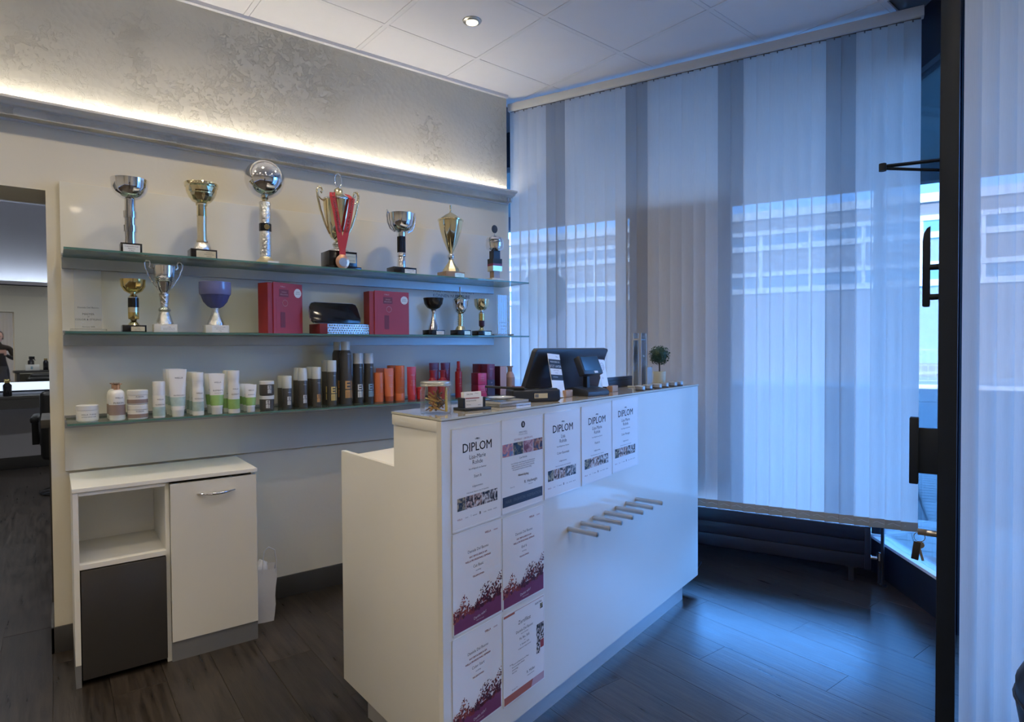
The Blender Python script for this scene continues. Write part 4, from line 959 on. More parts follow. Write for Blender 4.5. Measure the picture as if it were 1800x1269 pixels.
# middle shelf
def acrylic_award(label, x, w, h, rows, base_w, y=-0.20):
    t = thing('acrylic_award', label, 'award', (x, y, Z2 + 0.0005))
    obj('base', box(-base_w / 2, base_w / 2, -0.03, 0.03, 0.0, 0.012, 0.001), 'acrylic', t)
    me = box(-w / 2, w / 2, -0.005, 0.005, 0.012, h)
    me.materials.append(MATS['acrylic']); me.materials.append(MATS['acrylic_edge'])
    for p in me.polygons: p.material_index = 0 if abs(p.normal.y) > 0.5 else 1
    q = obj('plate', me, None, t)
    me = texts(rows); me.transform(Matrix.Translation((0, -0.0056, 0))); obj('lettering', me, 'ink', q)
acrylic_award('clear acrylic award plate at the left end of the middle shelf', 0.122, 0.094, 0.262, [('Daniela Del Buono', 0.0095, 0, 0.098), ('MASTER', 0.0115, 0, 0.070), ('OF', 0.006, 0, 0.061), ('COLOR & STYLING', 0.0105, 0, 0.048), ('Germany 2008', 0.0072, 0, 0.019)], 0.125)
acrylic_award('clear acrylic award plate at the right end of the middle shelf', 2.255, 0.082, 0.255, [('ZERTIFIKAT', 0.009, 0, 0.080), ('Salon des Jahres', 0.008, 0, 0.060), ('Hannover', 0.008, 0, 0.040)], 0.125)
trophy('small gold cup on a black and gold banded stem, left on the middle shelf', 0.283, Z2, [
    ('foot', L_([(0, 0.031), (0.024, 0.031), (0.018, 0.040), (0.010, 0.050), (0.016, 0.060), (0, 0.060)], 20), 'gold'),
    ('stem_gold', L_([(0.0195, 0.058), (0.0205, 0.060), (0.0205, 0.086)], 24), 'gold_deep'), ('stem_mid', L_([(0.0205, 0.086), (0.0205, 0.108)], 24), 'gold_satin'), ('stem_black', L_([(0.0207, 0.108), (0.0207, 0.148)], 24), 'black_gloss'),
    ('collar', L_([(0.0205, 0.148), (0.021, 0.152), (0.012, 0.160), (0.010, 0.168), (0, 0.170)], 20), 'chrome'),
    ('bowl', L_([(0, 0.166), (0.016, 0.167), (0.034, 0.178), (0.046, 0.198), (0.0485, 0.228), (0.047, 0.228), (0.044, 0.20), (0.03, 0.182), (0, 0.175)], 36), 'gold_deep')],
    (0.088, 0.07, 0.031, 'black_stone'), (0.050, 0.005, 0.024, 'plaque_gold', [('1. Platz', 0.0052, 0, 0.016), ('Damenfach', 0.0052, 0, 0.009)], 0.012))
t = trophy('silver cup with two tall beaded handles on a white marble base', 0.400, Z2, [
    ('foot', L_([(0, 0.037), (0.036, 0.037), (0.033, 0.048), (0.026, 0.070), (0.020, 0.092), (0.026, 0.100), (0.022, 0.108), (0.015, 0.114), (0.020, 0.160), (0.022, 0.172), (0, 0.172)], 28), 'silver_hammered'),
    ('cup_body', L_([(0, 0.170), (0.014, 0.171), (0.026, 0.190), (0.036, 0.222), (0.0385, 0.225), (0.0365, 0.229), (0.0400, 0.232), (0.038, 0.236), (0.0415, 0.239), (0.040, 0.244), (0.043, 0.270), (0.0445, 0.294), (0.043, 0.294), (0.035, 0.23), (0, 0.2)], 36, 25), 'chrome')],
    (0.090, 0.07, 0.037, 'marble_white'), (0.062, 0.008, 0.030, 'plaque_white', [('1. Platz', 0.0052, 0, 0.023), ('Damenhaarschnitt 1993', 0.0046, 0, 0.017), ('Hannover Herrenhausen', 0.0046, 0, 0.0115)], 0.012))
for sgn in (-1, 1):
    pts = [(sgn * 0.022, 0, 0.186), (sgn * 0.040, 0, 0.215), (sgn * 0.060, 0, 0.252), (sgn * 0.072, 0, 0.285), (sgn * 0.074, 0, 0.304), (sgn * 0.066, 0, 0.3145), (sgn * 0.055, 0, 0.312), (sgn * 0.052, 0, 0.302), (sgn * 0.056, 0, 0.288), (sgn * 0.046, 0, 0.280)]
    obj('handle', tube(pts, 0.0032, 8, radii=[0.002, 0.0025, 0.003, 0.0036, 0.004, 0.004, 0.004, 0.0035, 0.003, 0.003]), 'silver_hammered', t)
trophy('blue glazed ceramic goblet on a silver foot with white base', 0.607, Z2, [
    ('foot', L_([(0, 0.036), (0.036, 0.036), (0.034, 0.050), (0.022, 0.078), (0.014, 0.105), (0.018, 0.116), (0, 0.116)], 28), 'silver_hammered'),
    ('goblet_base', fluted_urn([(0.016, 0.114), (0.034, 0.124), (0.052, 0.145), (0.064, 0.178)], 14, 0.10), 'blue_glaze_dark'),
    ('goblet', L_([(0.0635, 0.176), (0.067, 0.180), (0.0685, 0.205), (0.068, 0.235), (0.066, 0.235), (0.063, 0.19), (0.04, 0.145), (0, 0.13)], 36), 'blue_glaze')],
    (0.098, 0.075, 0.036, 'marble_white'), (0.066, 0.004, 0.033, 'plaque_white', [('Internationales Damen', 0.0050, 0, 0.026), ('2013 Hannover', 0.0052, 0, 0.017), ('1. Platz', 0.0055, 0, 0.008)], 0.010))
# gift boxes
def gift_box(label, x, rz, w=0.20, d=0.075, h=0.245, y=-0.19):
    t = thing('gift_box', label, 'box', (x, y, Z2 + 0.0005), rz)
    obj('carton', box(-w / 2, w / 2, -d / 2 + 0.006, d / 2, 0, h - 0.004, 0.001, 1), 'red_card_side', t)
    obj('front_flap', box(-w / 2 + 0.028, w / 2, -d / 2, -d / 2 + 0.0055, 0, h, 0.0006, 1), 'red_card', t)
    obj('title_field', plate_y(-0.040, 0.016, h - 0.068, h - 0.032, -d / 2, 0.0008), 'red_card_dark', t)
    obj('centre_panel', plate_y(-w / 2 + 0.075 - 0.03, -w / 2 + 0.14 - 0.02, 0.01, h - 0.075, -d / 2, 0.0005), 'red_card', t)
    obj('product_picture', plate_y(-0.034, -0.006, 0.030, 0.105, -d / 2 - 0.0005, 0.0006), 'red_card_dark', t)
    me = texts([('WELLA', 0.010, -0.020, h - 0.022), ('INVIGO', 0.0085, -0.012, h - 0.048), ('BRILLIANCE', 0.0085, -0.012, h - 0.060), ('~', 0.020, -0.020, h - 0.024)]); me.transform(Matrix.Translation((0, -d / 2 - 0.0016, 0))); obj('lettering', me, 'pack_blush', t)
    ring = lathe([(0.0155, 0), (0.0168, 0), (0.0168, 0.0008), (0.0155, 0.0008), (0.0155, 0)], 8); obj('emblem_ring', moved(ring, -0.006, -d / 2 - 0.0008, h - 0.098, rx=R(90)), 'pack_blush', t)
    st = obj('sticker', moved(prism([((0.0215 if k % 2 else 0.0235) * math.cos(2 * math.pi * k / 28), (0.0215 if k % 2 else 0.0235) * math.sin(2 * math.pi * k / 28)) for k in range(28)], 0, 0.0008), w / 2 - 0.030, -d / 2 - 0.0002, h - 0.045, rx=R(90)), 'print_silver', t)
    me = texts([('LIMITED', 0.0068, w / 2 - 0.030, h - 0.042), ('EDITION', 0.0068, w / 2 - 0.030, h - 0.051)]); me.transform(Matrix.Translation((0, -d / 2 - 0.0014, 0))); obj('lettering', me, 'ink', st)
gift_box('red gift box left of the hinged display case', 0.905, R(24), w=0.205, h=0.248)
gift_box('red gift box right of the hinged display case', 1.472, R(4), w=0.240, h=0.236, d=0.07)
# hinged case with open lid
cs = thing('tool_case', 'open black lidded tool case with a silver diamond pattern base between the red boxes', 'case', (1.185, -0.19, Z2 + 0.0005), R(6))
obj('case_side', box(-0.115, 0.160, -0.052, 0.07, 0.0, 0.052, 0.002), 'red_card_dark', cs)
obj('case_front', box(-0.075, 0.160, -0.056, -0.0525, 0.001, 0.052), 'chrome', cs)
pm2 = []
for i in range(17):
    for j in range(4):
        cx_ = -0.070 + i * 0.0138 + (0.0069 if j % 2 else 0); cz_ = 0.0075 + j * 0.0122
        pm2.append(pydata('d', [(cx_ - 0.0063, -0.0562, cz_), (cx_, -0.0562, cz_ - 0.0055), (cx_ + 0.0063, -0.0562, cz_), (cx_, -0.0562, cz_ + 0.0055), (cx_, -0.0592, cz_)], [(0, 1, 4), (1, 2, 4), (2, 3, 4), (3, 0, 4)]))
obj('diamond_relief', join(pm2), 'satin_steel', cs)
lid = prism([(x_, y_) for x_, y_ in [(-0.135, 0.0), (-0.146, 0.010), (-0.150, 0.030), (-0.146, 0.085), (-0.135, 0.104), (-0.115, 0.110), (0.095, 0.110), (0.112, 0.104), (0.120, 0.085), (0.128, 0.030), (0.126, 0.010), (0.115, 0.0)]], 0, 0.016, 0.002)
obj('lid', moved(lid, 0.0, -0.020, 0.054, rx=R(72)), 'black_gloss', cs)
rim_p = [(-0.137, -0.001), (-0.149, 0.010), (-0.153, 0.030), (-0.149, 0.086), (-0.137, 0.107), (-0.116, 0.113), (0.096, 0.113), (0.114, 0.107), (0.123, 0.086), (0.131, 0.030), (0.129, 0.010), (0.117, -0.002)]
obj('lid_rim', moved(tube([(a, b, 0.008) for a, b in rim_p], 0.0022, 6, True), 0.0, -0.020, 0.054, rx=R(72)), 'chrome', cs)
obj('case_tray', box(-0.07, 0.155, -0.050, 0.05, 0.0515, 0.0545), 'black_matt', cs)
# three small cups
trophy('small black bowl cup on a silver stem, right part of the middle shelf', 1.760, Z2, [
    ('foot', L_([(0, 0.030), (0.034, 0.030), (0.030, 0.045), (0.018, 0.080), (0.012, 0.105), (0.010, 0.130), (0.016, 0.142), (0.010, 0.150), (0, 0.150)], 24), 'chrome'),
    ('bowl', L_([(0, 0.146), (0.014, 0.147), (0.036, 0.158), (0.052, 0.180), (0.059, 0.214), (0.057, 0.214), (0.05, 0.182), (0.03, 0.162), (0, 0.155)], 36), 'black_gloss')],
    (0.104, 0.075, 0.030, 'black_stone'), (0.050, 0.004, 0.024, 'plaque_white', [('Modepokal', 0.005, 0, 0.012)], 0.022))
trophy('small silver lidded cup with pointed finial between two other cups', 1.943, Z2, [
    ('foot', L_([(0, 0.032), (0.032, 0.033), (0.026, 0.048), (0.018, 0.056), (0, 0.056)], 24), 'gold_satin'),
    ('stem', ring_column(0.015, 0.055, 0.128, [(0.066, 0.072), (0.080, 0.086), (0.094, 0.100), (0.108, 0.114)]), 'gold'),
    ('cup_body', L_([(0, 0.126), (0.012, 0.127), (0.030, 0.142), (0.042, 0.168), (0.046, 0.205), (0.043, 0.207)], 32), 'chrome'),
    ('lid', L_([(0.047, 0.205), (0.046, 0.212), (0.032, 0.222), (0.014, 0.230), (0.010, 0.240), (0, 0.241)], 32), 'chrome'),
    ('finial', L_([(0.004, 0.239), (0.0055, 0.252), (0.0045, 0.262), (0.0065, 0.288), (0, 0.290)], 12), 'satin_steel')],
    (0.098, 0.075, 0.032, 'black_stone'), (0.040, 0.005, 0.026, 'plaque_gold', [('Color Cup', 0.005, 0, 0.014)], 0.024))
trophy('small gold cup on a gold and black stem, rightmost cup of the middle shelf', 2.095, Z2, [
    ('foot', L_([(0, 0.030), (0.024, 0.030), (0.014, 0.042), (0.010, 0.050), (0.016, 0.060), (0, 0.060)], 20), 'gold'),
    ('stem_black', L_([(0.0165, 0.058), (0.0175, 0.060), (0.0175, 0.092)], 24), 'pack_plum'), ('stem_gold', L_([(0.0175, 0.092), (0.0175, 0.134)], 24), 'gold_deep'),
    ('collar', L_([(0.0175, 0.134), (0.018, 0.140), (0.010, 0.146), (0.009, 0.154), (0, 0.156)], 20), 'chrome'),
    ('bowl', L_([(0, 0.152), (0.014, 0.153), (0.032, 0.164), (0.044, 0.186), (0.047, 0.222), (0.0455, 0.222), (0.042, 0.188), (0.028, 0.168), (0, 0.16)], 36), 'gold')],
    (0.096, 0.075, 0.030, 'black_stone'), (0.046, 0.004, 0.024, 'plaque_gold', [('3. Platz', 0.005, 0, 0.012)], 0.020))
fix_depth()
# ------------------------------------------------------------------ hair products on the lower shelf
def wl(rows, r, m, parent, phi=0.0, off=0.0006):
    return obj('lettering', wrap(eimi_mesh(*rows[1:]) if rows[0] == 'EIMI' else texts(rows), r, off, phi), m, parent)
def band(r, z0, z1, seg=32): return lathe([(r, z0), (r, z1)], seg)
def jar(label, x, y, z, r, h, lid, body_m, lid_m, band_m=None, rows=None, ink='ink', name='cream_jar', group=None):
    t = thing(name, label, 'jar', (x, y, z + 0.0004), 0, group)
    obj('jar_body', lathe([(0, 0), (r - 0.004, 0), (r - 0.001, 0.003), (r, 0.008), (r, h - lid - 0.002), (r - 0.003, h - lid), (0, h - lid)], 32), body_m, t)
    obj('lid', lathe([(0, h - lid), (r + 0.0006, h - lid + 0.0002), (r + 0.0006, h - 0.002), (r - 0.002, h), (0, h)], 32), lid_m, t)
    if band_m: obj('label_band', band(r + 0.0004, h * 0.10, h * 0.36), band_m, t)
    if rows: wl(rows, r, ink, t)
    return t
def bottle(label, x, y, z, r, h, prof, body_m, cap, cap_m, bands=(), rows=(), name='shampoo_bottle', cat='bottle', group=None):
    t = thing(name, label, cat, (x, y, z + 0.0004), 0, group)
    obj('bottle_body', lathe([(0, 0)] + [(a * r, b * h) for a, b in prof] + [(0, prof[-1][1] * h)], 32), body_m, t)
    if cap: obj('cap', lathe([(0, cap[0][1] * h)] + [(a * r, b * h) for a, b in cap] + [(0, cap[-1][1] * h)], 32), cap_m, t)
    for (z0, z1, m_) in bands: obj('label_band', band(r + 0.0005, z0 * h, z1 * h), m_, t)
    for q in rows: wl(q[0], r, q[1], t, q[2] if len(q) > 2 else 0.0, 0.0009)
    return t
def tube_pack(label, x, y, z, w, h, capw, caph, body_m, cap_m, bands=(), rows=(), name='cream_tube', group=None, rz=0.0):
    t = thing(name, label, 'tube', (x, y, z + 0.0004), rz, group)
    n = 32; lev = 9; r0 = capw / 2 * 1.12
    def ring(u):
        rx = r0 + (w / 2 - r0) * u ** 0.8; ry = r0 * (1 - u) + 0.0015 * u
        return rx, ry
    def body(u0, u1, off=0.0, lv=9):
        v = []; f = []
        for k in range(lv):
            u = u0 + (u1 - u0) * k / (lv - 1); rx, ry = ring(u)
            for i in range(n):
                a = 2 * math.pi * i / n; v.append(((rx + off) * math.cos(a), (ry + off) * math.sin(a), caph + (h - caph) * u))
        for k in range(lv - 1):
            for i in range(n):
                j = (i + 1) % n; f.append((k * n + i, k * n + j, k * n + n + j, k * n + n + i))
        if off == 0.0: f.append(tuple(range(n))[::-1]); f.append(tuple(range((lv - 1) * n, lv * n)))
        return pydata('tube', v, f, 50)
    obj('tube_body', body(0, 1), body_m, t)
    obj('cap', lathe([(0, 0), (capw / 2 - 0.001, 0), (capw / 2, 0.002), (capw / 2 * 1.04, caph), (0, caph)], 32), cap_m, t)
    for u0, u1, m_ in bands: obj('label_band', body(u0, u1, 0.0005, 4), m_, t)
    for rws, m_ in rows:
        me = texts(rws)
        for v in me.vertices:
            u = max(0, min(1, (v.co.z - caph) / (h - caph))); rx, ry = ring(u); c = max(0.0, 1 - (v.co.x / rx) ** 2); v.co.y = -ry * math.sqrt(c) - 0.0009
        obj('lettering', me, m_, t)
    return t
# -- white and brown care line
jar('single white cream jar at the left end of the lower shelf', 0.112, -0.226, Z3, 0.039, 0.066, 0.020, 'pack_white', 'pack_cap', None, [('WELLA  FUSION', 0.0075, 0.004, 0.026), ('INTENSE REPAIR MASK', 0.0052, 0.004, 0.017)])
fus = bottle('white shampoo bottle with rose gold cap, front one of the pair', 0.213, -0.258, Z3, 0.0295, 0.152, [(0.9, 0), (1, 0.03), (1, 0.66), (0.93, 0.74), (0.72, 0.80), (0.45, 0.83)], 'pack_white', [(0.40, 0.82), (0.42, 0.96), (0.60, 0.97), (0.66, 1.0)], 'rose_gold', [(0.14, 0.42, 'pack_beige')], [([('FUSION', 0.011, 0.004, 0.068), ('WELLA', 0.009, 0.006, 0.090)], 'ink')])
dup(fus, 'white shampoo bottle with rose gold cap, half hidden behind its twin', (0.2105, -0.185, Z3 + 0.0004))
for k, (zz, lab) in enumerate(((0.0, 'white jar with brown band, lower one of the stack of two'), (0.0615, 'white jar with brown band, upper one of the stack of two'))):
    jar(lab, 0.286, -0.262, Z3 + zz, 0.038, 0.0605, 0.020, 'pack_white', 'pack_cap', 'pack_beige', [('FUSION', 0.0085, 0.005, 0.030)])
# -- nutricurls
bottle('white slim pump bottle beside the stacked jars', 0.364, -0.270, Z3, 0.0240, 0.155, [(0.92, 0), (1, 0.03), (1, 0.60), (0.97, 0.62)], 'pack_white', [(0.98, 0.62), (1.0, 0.98), (0.95, 1.0)], 'pack_cap', [(0.05, 0.30, 'pack_teal')], [([('NUTRICURLS', 0.0068, 0.003, 0.054), ('WELLA', 0.008, 0.003, 0.076)], 'ink')], name='spray_bottle')
t5b = tube_pack('tall white conditioner tube, front one of the row of three', 0.436, -0.272, Z3, 0.072, 0.206, 0.046, 0.028, 'pack_white', 'pack_cap', [(0.10, 0.32, 'pack_teal')], [([('WELLA', 0.010, 0.004, 0.165), ('NUTRICURLS', 0.0075, 0.004, 0.090)], 'ink')])
for k in (1, 2): dup(t5b, ('', 'tall white conditioner tube, second of the row behind the front one', 'tall white conditioner tube, rearmost of the row of three')[k], (0.436 - 0.002 * k, -0.272 + 0.066 * k, Z3 + 0.0004))
nb = bottle('white shampoo bottle with teal print, front one of the row of three', 0.515, -0.278, Z3, 0.0230, 0.190, [(0.95, 0), (1, 0.02), (1, 0.62), (0.90, 0.70), (0.97, 0.78)], 'pack_white', [(0.97, 0.78), (1.0, 0.99), (0.95, 1.0)], 'pack_cap', [(0.10, 0.32, 'pack_teal')], [([('NUTRICURLS', 0.0068, 0.003, 0.072), ('WELLA', 0.008, 0.003, 0.096)], 'ink')])
for k in (1, 2): dup(nb, ('', 'white shampoo bottle with teal print, second of its row', 'white shampoo bottle with teal print, rearmost of its row')[k], (0.515 - 0.002 * k, -0.278 + 0.062 * k, Z3 + 0.0004))
# -- elements
et = tube_pack('white tube with green label, front one of the pair', 0.592, -0.276, Z3, 0.070, 0.182, 0.044, 0.032, 'pack_white', 'pack_cap', [(0.05, 0.36, 'pack_green')], [([('WELLA', 0.009, 0.003, 0.140), ('ELEMENTS', 0.0088, 0.003, 0.104), ('renewing mask', 0.0052, 0.003, 0.094)], 'ink')])
dup(et, 'white tube with green label, half hidden behind its twin', (0.588, -0.205, Z3 + 0.0004))
eb = bottle('white shampoo bottle with green label, front one of the pair', 0.664, -0.276, Z3, 0.0250, 0.194, [(0.95, 0), (1, 0.02), (1, 0.64), (0.92, 0.72), (0.96, 0.78)], 'pack_white', [(0.96, 0.78), (1.0, 0.985), (0.95, 1.0)], 'pack_cap', [(0.10, 0.33, 'pack_green')], [([('ELEMENTS', 0.0075, 0.003, 0.084), ('WELLA', 0.008, 0.003, 0.108)], 'ink')])
dup(eb, 'white shampoo bottle with green label, half hidden behind its twin', (0.658, -0.205, Z3 + 0.0004))
es = tube_pack('small white tube with green label, front one of three', 0.738, -0.272, Z3, 0.056, 0.127, 0.034, 0.024, 'pack_white', 'pack_cap', [(0.06, 0.42, 'pack_green')], [([('ELEMENTS', 0.0065, 0.002, 0.078), ('WELLA', 0.008, 0.002, 0.098)], 'ink')])
for k in (1, 2): dup(es, ('', 'small white tube with green label, middle one of three', 'small white tube with green label, rear one of three')[k], (0.736, -0.272 + 0.055 * k, Z3 + 0.0004))
# -- charcoal styling line
def eimi(sz, z, m_, x=0.004): return ('EIMI', sz, z, x)
def eimi_mesh(sz, z, x):
    """block lettering E I over M I, built from bars"""
    h = sz * 0.72; t = h * 0.20; w = h * 0.62; g = h * 0.14; q = []
    def bar(x0, x1, z0, z1):
        n = 3; return pydata('bar', [(x0 + (x1 - x0) * k / n, 0, zz) for k in range(n + 1) for zz in (z0, z1)], [(2 * k, 2 * k + 2, 2 * k + 3, 2 * k + 1) for k in range(n)])
    x0 = x - (w + g + t) / 2; zt = z + h + g
    q += [bar(x0, x0 + t, zt, zt + h)] + [bar(x0 + t, x0 + w, zz, zz + t) for zz in (zt, zt + (h - t) / 2, zt + h - t)] + [bar(x0 + w + g, x0 + w + g + t, zt, zt + h)]
    q += [bar(x0, x0 + w, z + h - t, z + h)] + [bar(xx, xx + t * 0.85, z, z + h - t) for xx in (x0, x0 + (w - t * 0.85) / 2, x0 + w - t * 0.85)] + [bar(x0 + w + g, x0 + w + g + t, z, z + h)]
    return join(q, 'lettering')
for zz, lab in ((0.0, 'charcoal styling jar with white lid, lower one of the stack'), (0.0705, 'charcoal styling jar with white lid, upper one of the stack')):
    q = jar(lab, 0.818, -0.245, Z3 + zz, 0.0330, 0.0695, 0.016, 'pack_charcoal', 'pack_cap', None, None)
    wl(eimi(0.024, 0.012, 0), 0.033, 'print_silver', q, 0.0 if zz else -0.25)
SPRAY = [(0.95, 0), (1, 0.015), (1, 0.70), (0.97, 0.71)]
def spray_pair(label_f, label_b, x, y, r, h, capz, word_m, wsz, wz, dyb=0.06, dark=False, capr=1.0, taper=0.98, dxb=-0.004):
    t = bottle(label_f, x, y, Z3, r, h, [(0.95, 0), (1, 0.015), (1, capz - 0.012), (0.96, capz)], 'pack_charcoal_dark' if dark else 'pack_charcoal', [(capr, capz), (capr * taper, 0.985), (capr * taper - 0.06, 1.0)], 'pack_cap_frost', [], [(eimi(wsz, wz, 0, 0.004), word_m), ([('WELLA', 0.006, 0.006, h * capz - 0.022)], 'print_silver')], name='styling_spray')
    if label_b: dup(t, label_b, (x + dxb, y + dyb, Z3 + 0.0004))
    return t
spray_pair('charcoal bottle with matt white cap, front one beside the stacked dark jars', 'charcoal bottle with matt white cap, half hidden behind its twin', 0.922, -0.215, 0.0235, 0.160, 0.62, 'print_silver', 0.026, 0.018)
spray_pair('charcoal pump bottle with tapered clear cap and silver print, front one', 'charcoal pump bottle with tapered clear cap, half hidden behind its twin', 1.001, -0.210, 0.0235, 0.197, 0.68, 'print_silver', 0.026, 0.022, taper=0.86)
spray_pair('charcoal bottle with clear cap and copper print, front one', 'charcoal bottle with clear cap and copper print, half hidden behind its twin', 1.072, -0.206, 0.0235, 0.200, 0.70, 'print_copper', 0.026, 0.022)
spray_pair('charcoal spray can with gold lettering in front of the tallest cans', 'charcoal spray can with gold lettering, half hidden behind its twin', 1.153, -0.205, 0.0245, 0.232, 0.75, 'print_gold', 0.046, 0.026, dyb=0.066)
t15 = bottle('tallest charcoal spray can with copper lettering, front one of the pair', 1.236, -0.185, Z3, 0.0305, 0.330, [(0.95, 0), (1, 0.01), (1, 0.78), (0.96, 0.82), (0.80, 0.855), (0.70, 0.865)], 'pack_charcoal', [(0.76, 0.862), (0.77, 0.99), (0.72, 1.0)], 'pack_cap_frost', [], [(eimi(0.058, 0.034, 0, 0.006), 'print_copper'), ([('WELLA', 0.007, 0.008, 0.262)], 'print_silver')], name='styling_spray')
dup(t15, 'tallest charcoal spray can, half hidden behind its twin', (1.226, -0.108, Z3 + 0.0004))
spray_pair('charcoal spray can with large white lettering', None, 1.312, -0.165, 0.0265, 0.268, 0.79, 'print_silver', 0.045, 0.032, dark=True)
spray_pair('charcoal spray can with large blue lettering', None, 1.374, -0.165, 0.0260, 0.268, 0.79, 'print_blue', 0.045, 0.032, dark=True)
# -- orange line
cyl_o = bottle('short orange cylindrical bottle', 1.430, -0.165, Z3, 0.0265, 0.160, [(0.96, 0), (1, 0.02), (1, 0.26), (0.985, 0.262), (0.985, 0.27), (1, 0.272), (1, 0.985), (0.96, 1.0)], 'pack_orange', None, None, [], [([('INVIGO', 0.008, 0.012, 0.085, 'CENTER', 0, -1.5708)], 'pack_blush')], name='shampoo_bottle')
ot = tube_pack('orange tube in front of the taller orange bottles', 1.492, -0.170, Z3, 0.058, 0.182, 0.046, 0.028, 'pack_orange', 'pack_orange_deep', [], [([('WELLA', 0.008, 0.004, 0.140), ('NUTRI', 0.007, 0.004, 0.090), ('ENRICH', 0.007, 0.004, 0.080)], 'pack_blush')])
dup(ot, 'orange tube, darker top edge showing behind the front orange tube', (1.476, -0.098, Z3 + 0.0004))
ob = bottle('tall orange shampoo bottle, front one of the pair', 1.556, -0.172, Z3, 0.0265, 0.196, [(0.96, 0), (1, 0.015), (1, 0.20), (0.985, 0.203), (0.985, 0.21), (1, 0.213), (1, 0.975), (0.95, 1.0)], 'pack_orange', None, None, [], [([('WELLA', 0.008, 0.004, 0.125), ('INVIGO', 0.0075, 0.004, 0.070)], 'pack_blush')])
dup(ob, 'tall orange shampoo bottle, half hidden behind its twin', (1.542, -0.100, Z3 + 0.0004))
# -- red line
tube_pack('coral red tube standing alone right of the orange bottles', 1.626, -0.180, Z3, 0.058, 0.188, 0.045, 0.030, 'pack_coral', 'pack_coral', [], [([('WELLA', 0.009, 0.004, 0.138), ('INVIGO', 0.0085, 0.004, 0.105), ('COLOR', 0.0085, 0.004, 0.094), ('BRILLIANCE', 0.0075, 0.004, 0.083)], 'pack_blush')])
jar('low coral red jar beside the coral tube', 1.683, -0.180, Z3, 0.0250, 0.070, 0.020, 'pack_coral', 'pack_coral', None, [('INVIGO', 0.008, 0.003, 0.026)], 'pack_blush')
def pump(label, x, y):
    return bottle(label, x, y, Z3, 0.0275, 0.165, [(0.95, 0), (1, 0.02), (1, 0.56), (0.90, 0.66), (0.60, 0.73), (0.52, 0.75)], 'pack_red', [(0.50, 0.74), (0.52, 0.94), (0.70, 0.95), (0.70, 1.0)], 'pack_red', [], [([('ULTIMATE', 0.0075, 0.003, 0.070)], 'pack_blush')])
p1 = pump('dark red bottle with flared neck, left of two behind the clip jar', 1.742, -0.215)
dup(p1, 'dark red bottle with flared neck, right of two behind the clip jar', (1.800, -0.228, Z3 + 0.0004))
rt = tube_pack('wide dark red tube with a logo, left of two', 1.824, -0.090, Z3, 0.068, 0.205, 0.046, 0.030, 'pack_wine', 'pack_wine', [], [([('WELLA', 0.010, 0.004, 0.160)], 'pack_blush')])
dup(rt, 'wide dark red tube with a logo, right of two', (1.896, -0.100, Z3 + 0.0004))
t = bottle('slim dark red spray bottle with a tall nozzle', 1.936, -0.185, Z3, 0.0205, 0.214, [(0.97, 0), (1, 0.02), (1, 0.70), (0.92, 0.715)], 'pack_red', [(0.62, 0.715), (0.62, 0.80), (0.48, 0.81), (0.48, 0.99), (0.42, 1.0)], 'pack_red', [], [([('WELLA', 0.008, 0.003, 0.115), ('ULTIMATE', 0.0065, 0.003, 0.080), ('REPAIR', 0.0065, 0.003, 0.066)], 'pack_blush')], name='spray_bottle')
def carton(label, x, y, w, d, h, front, side, z=Z3, rows=None, lower=None, rz=0.0):
    t = thing('product_carton', label, 'box', (x, y, z + 0.0004), rz)
    me = cbox(w, d, h, 0.0012); me.materials.append(MATS[side]); me.materials.append(MATS[front])
    for p in me.polygons: p.material_index = 1 if p.normal.y < -0.7 else 0
    obj('carton_body', me, None, t)
    if lower: obj('lower_print', plate_y(-w / 2 + 0.001, w / 2 - 0.001, 0.002, h * 0.5, -d / 2, 0.0004), lower, t)
    if rows:
        m_ = texts(rows); m_.transform(Matrix.Translation((0, -d / 2 - 0.001, 0))); obj('lettering', m_, 'pack_blush', t)
    obj('lid_flap', box(-w / 2 + 0.001, w / 2 - 0.001, -d / 2 + 0.001, d / 2 - 0.001, h, h + 0.0006), side, t)
    return t
for zz, lab in ((0.0, 'pink and dark red carton, lower one of the stacked pair'), (0.0715, 'pink and dark red carton, upper one of the stacked pair')):
    carton(lab, 2.055, -0.225, 0.062, 0.075, 0.0705, 'pack_pink', 'pack_wine', Z3 + zz, [('WELLA', 0.0085, 0, 0.050), ('COLOR', 0.008, 0, 0.034), ('MOTION', 0.008, 0, 0.022)])
carton('tall wine red carton fading to dark plum, front of its row', 2.155, -0.175, 0.058, 0.070, 0.192, 'pack_wine', 'pack_wine', Z3, [('WELLA', 0.009, 0.004, 0.160), ('SP', 0.012, 0.004, 0.075), ('LUXE', 0.008, 0.004, 0.058), ('OIL', 0.008, 0.004, 0.046)], 'pack_plum')
carton('tall wine red carton, second in its row behind the front one', 2.145, -0.098, 0.058, 0.070, 0.192, 'pack_wine', 'pack_wine', Z3, None, 'pack_plum')
carton('tall blush pink carton with dark brown side', 2.232, -0.190, 0.048, 0.085, 0.178, 'pack_blush', 'pack_plum', Z3, [('SEB', 0.008, 0, 0.140), ('MAN', 0.007, 0, 0.06)])
bottle('blush pink bottle with flared neck at the right end of the lower shelf', 2.312, -0.195, Z3, 0.0300, 0.178, [(0.93, 0), (1, 0.025), (1, 0.58), (0.90, 0.68), (0.62, 0.76), (0.50, 0.80)], 'pack_blush', [(0.48, 0.79), (0.50, 0.955), (0.68, 0.965), (0.68, 1.0)], 'pack_blush_dark', [(0.03, 0.60, 'pack_blush_dark')], [([('SEBASTIAN', 0.007, 0.004, 0.040)], 'ink')])

# ------------------------------------------------------------------ things on the counter top
def ct(s, t, z=CT + 0.0004): return CP(s, t, z)
def on_counter(name, label, cat, s, t, rz=0.0): return thing(name, label, cat, ct(s, t), CANG + rz)
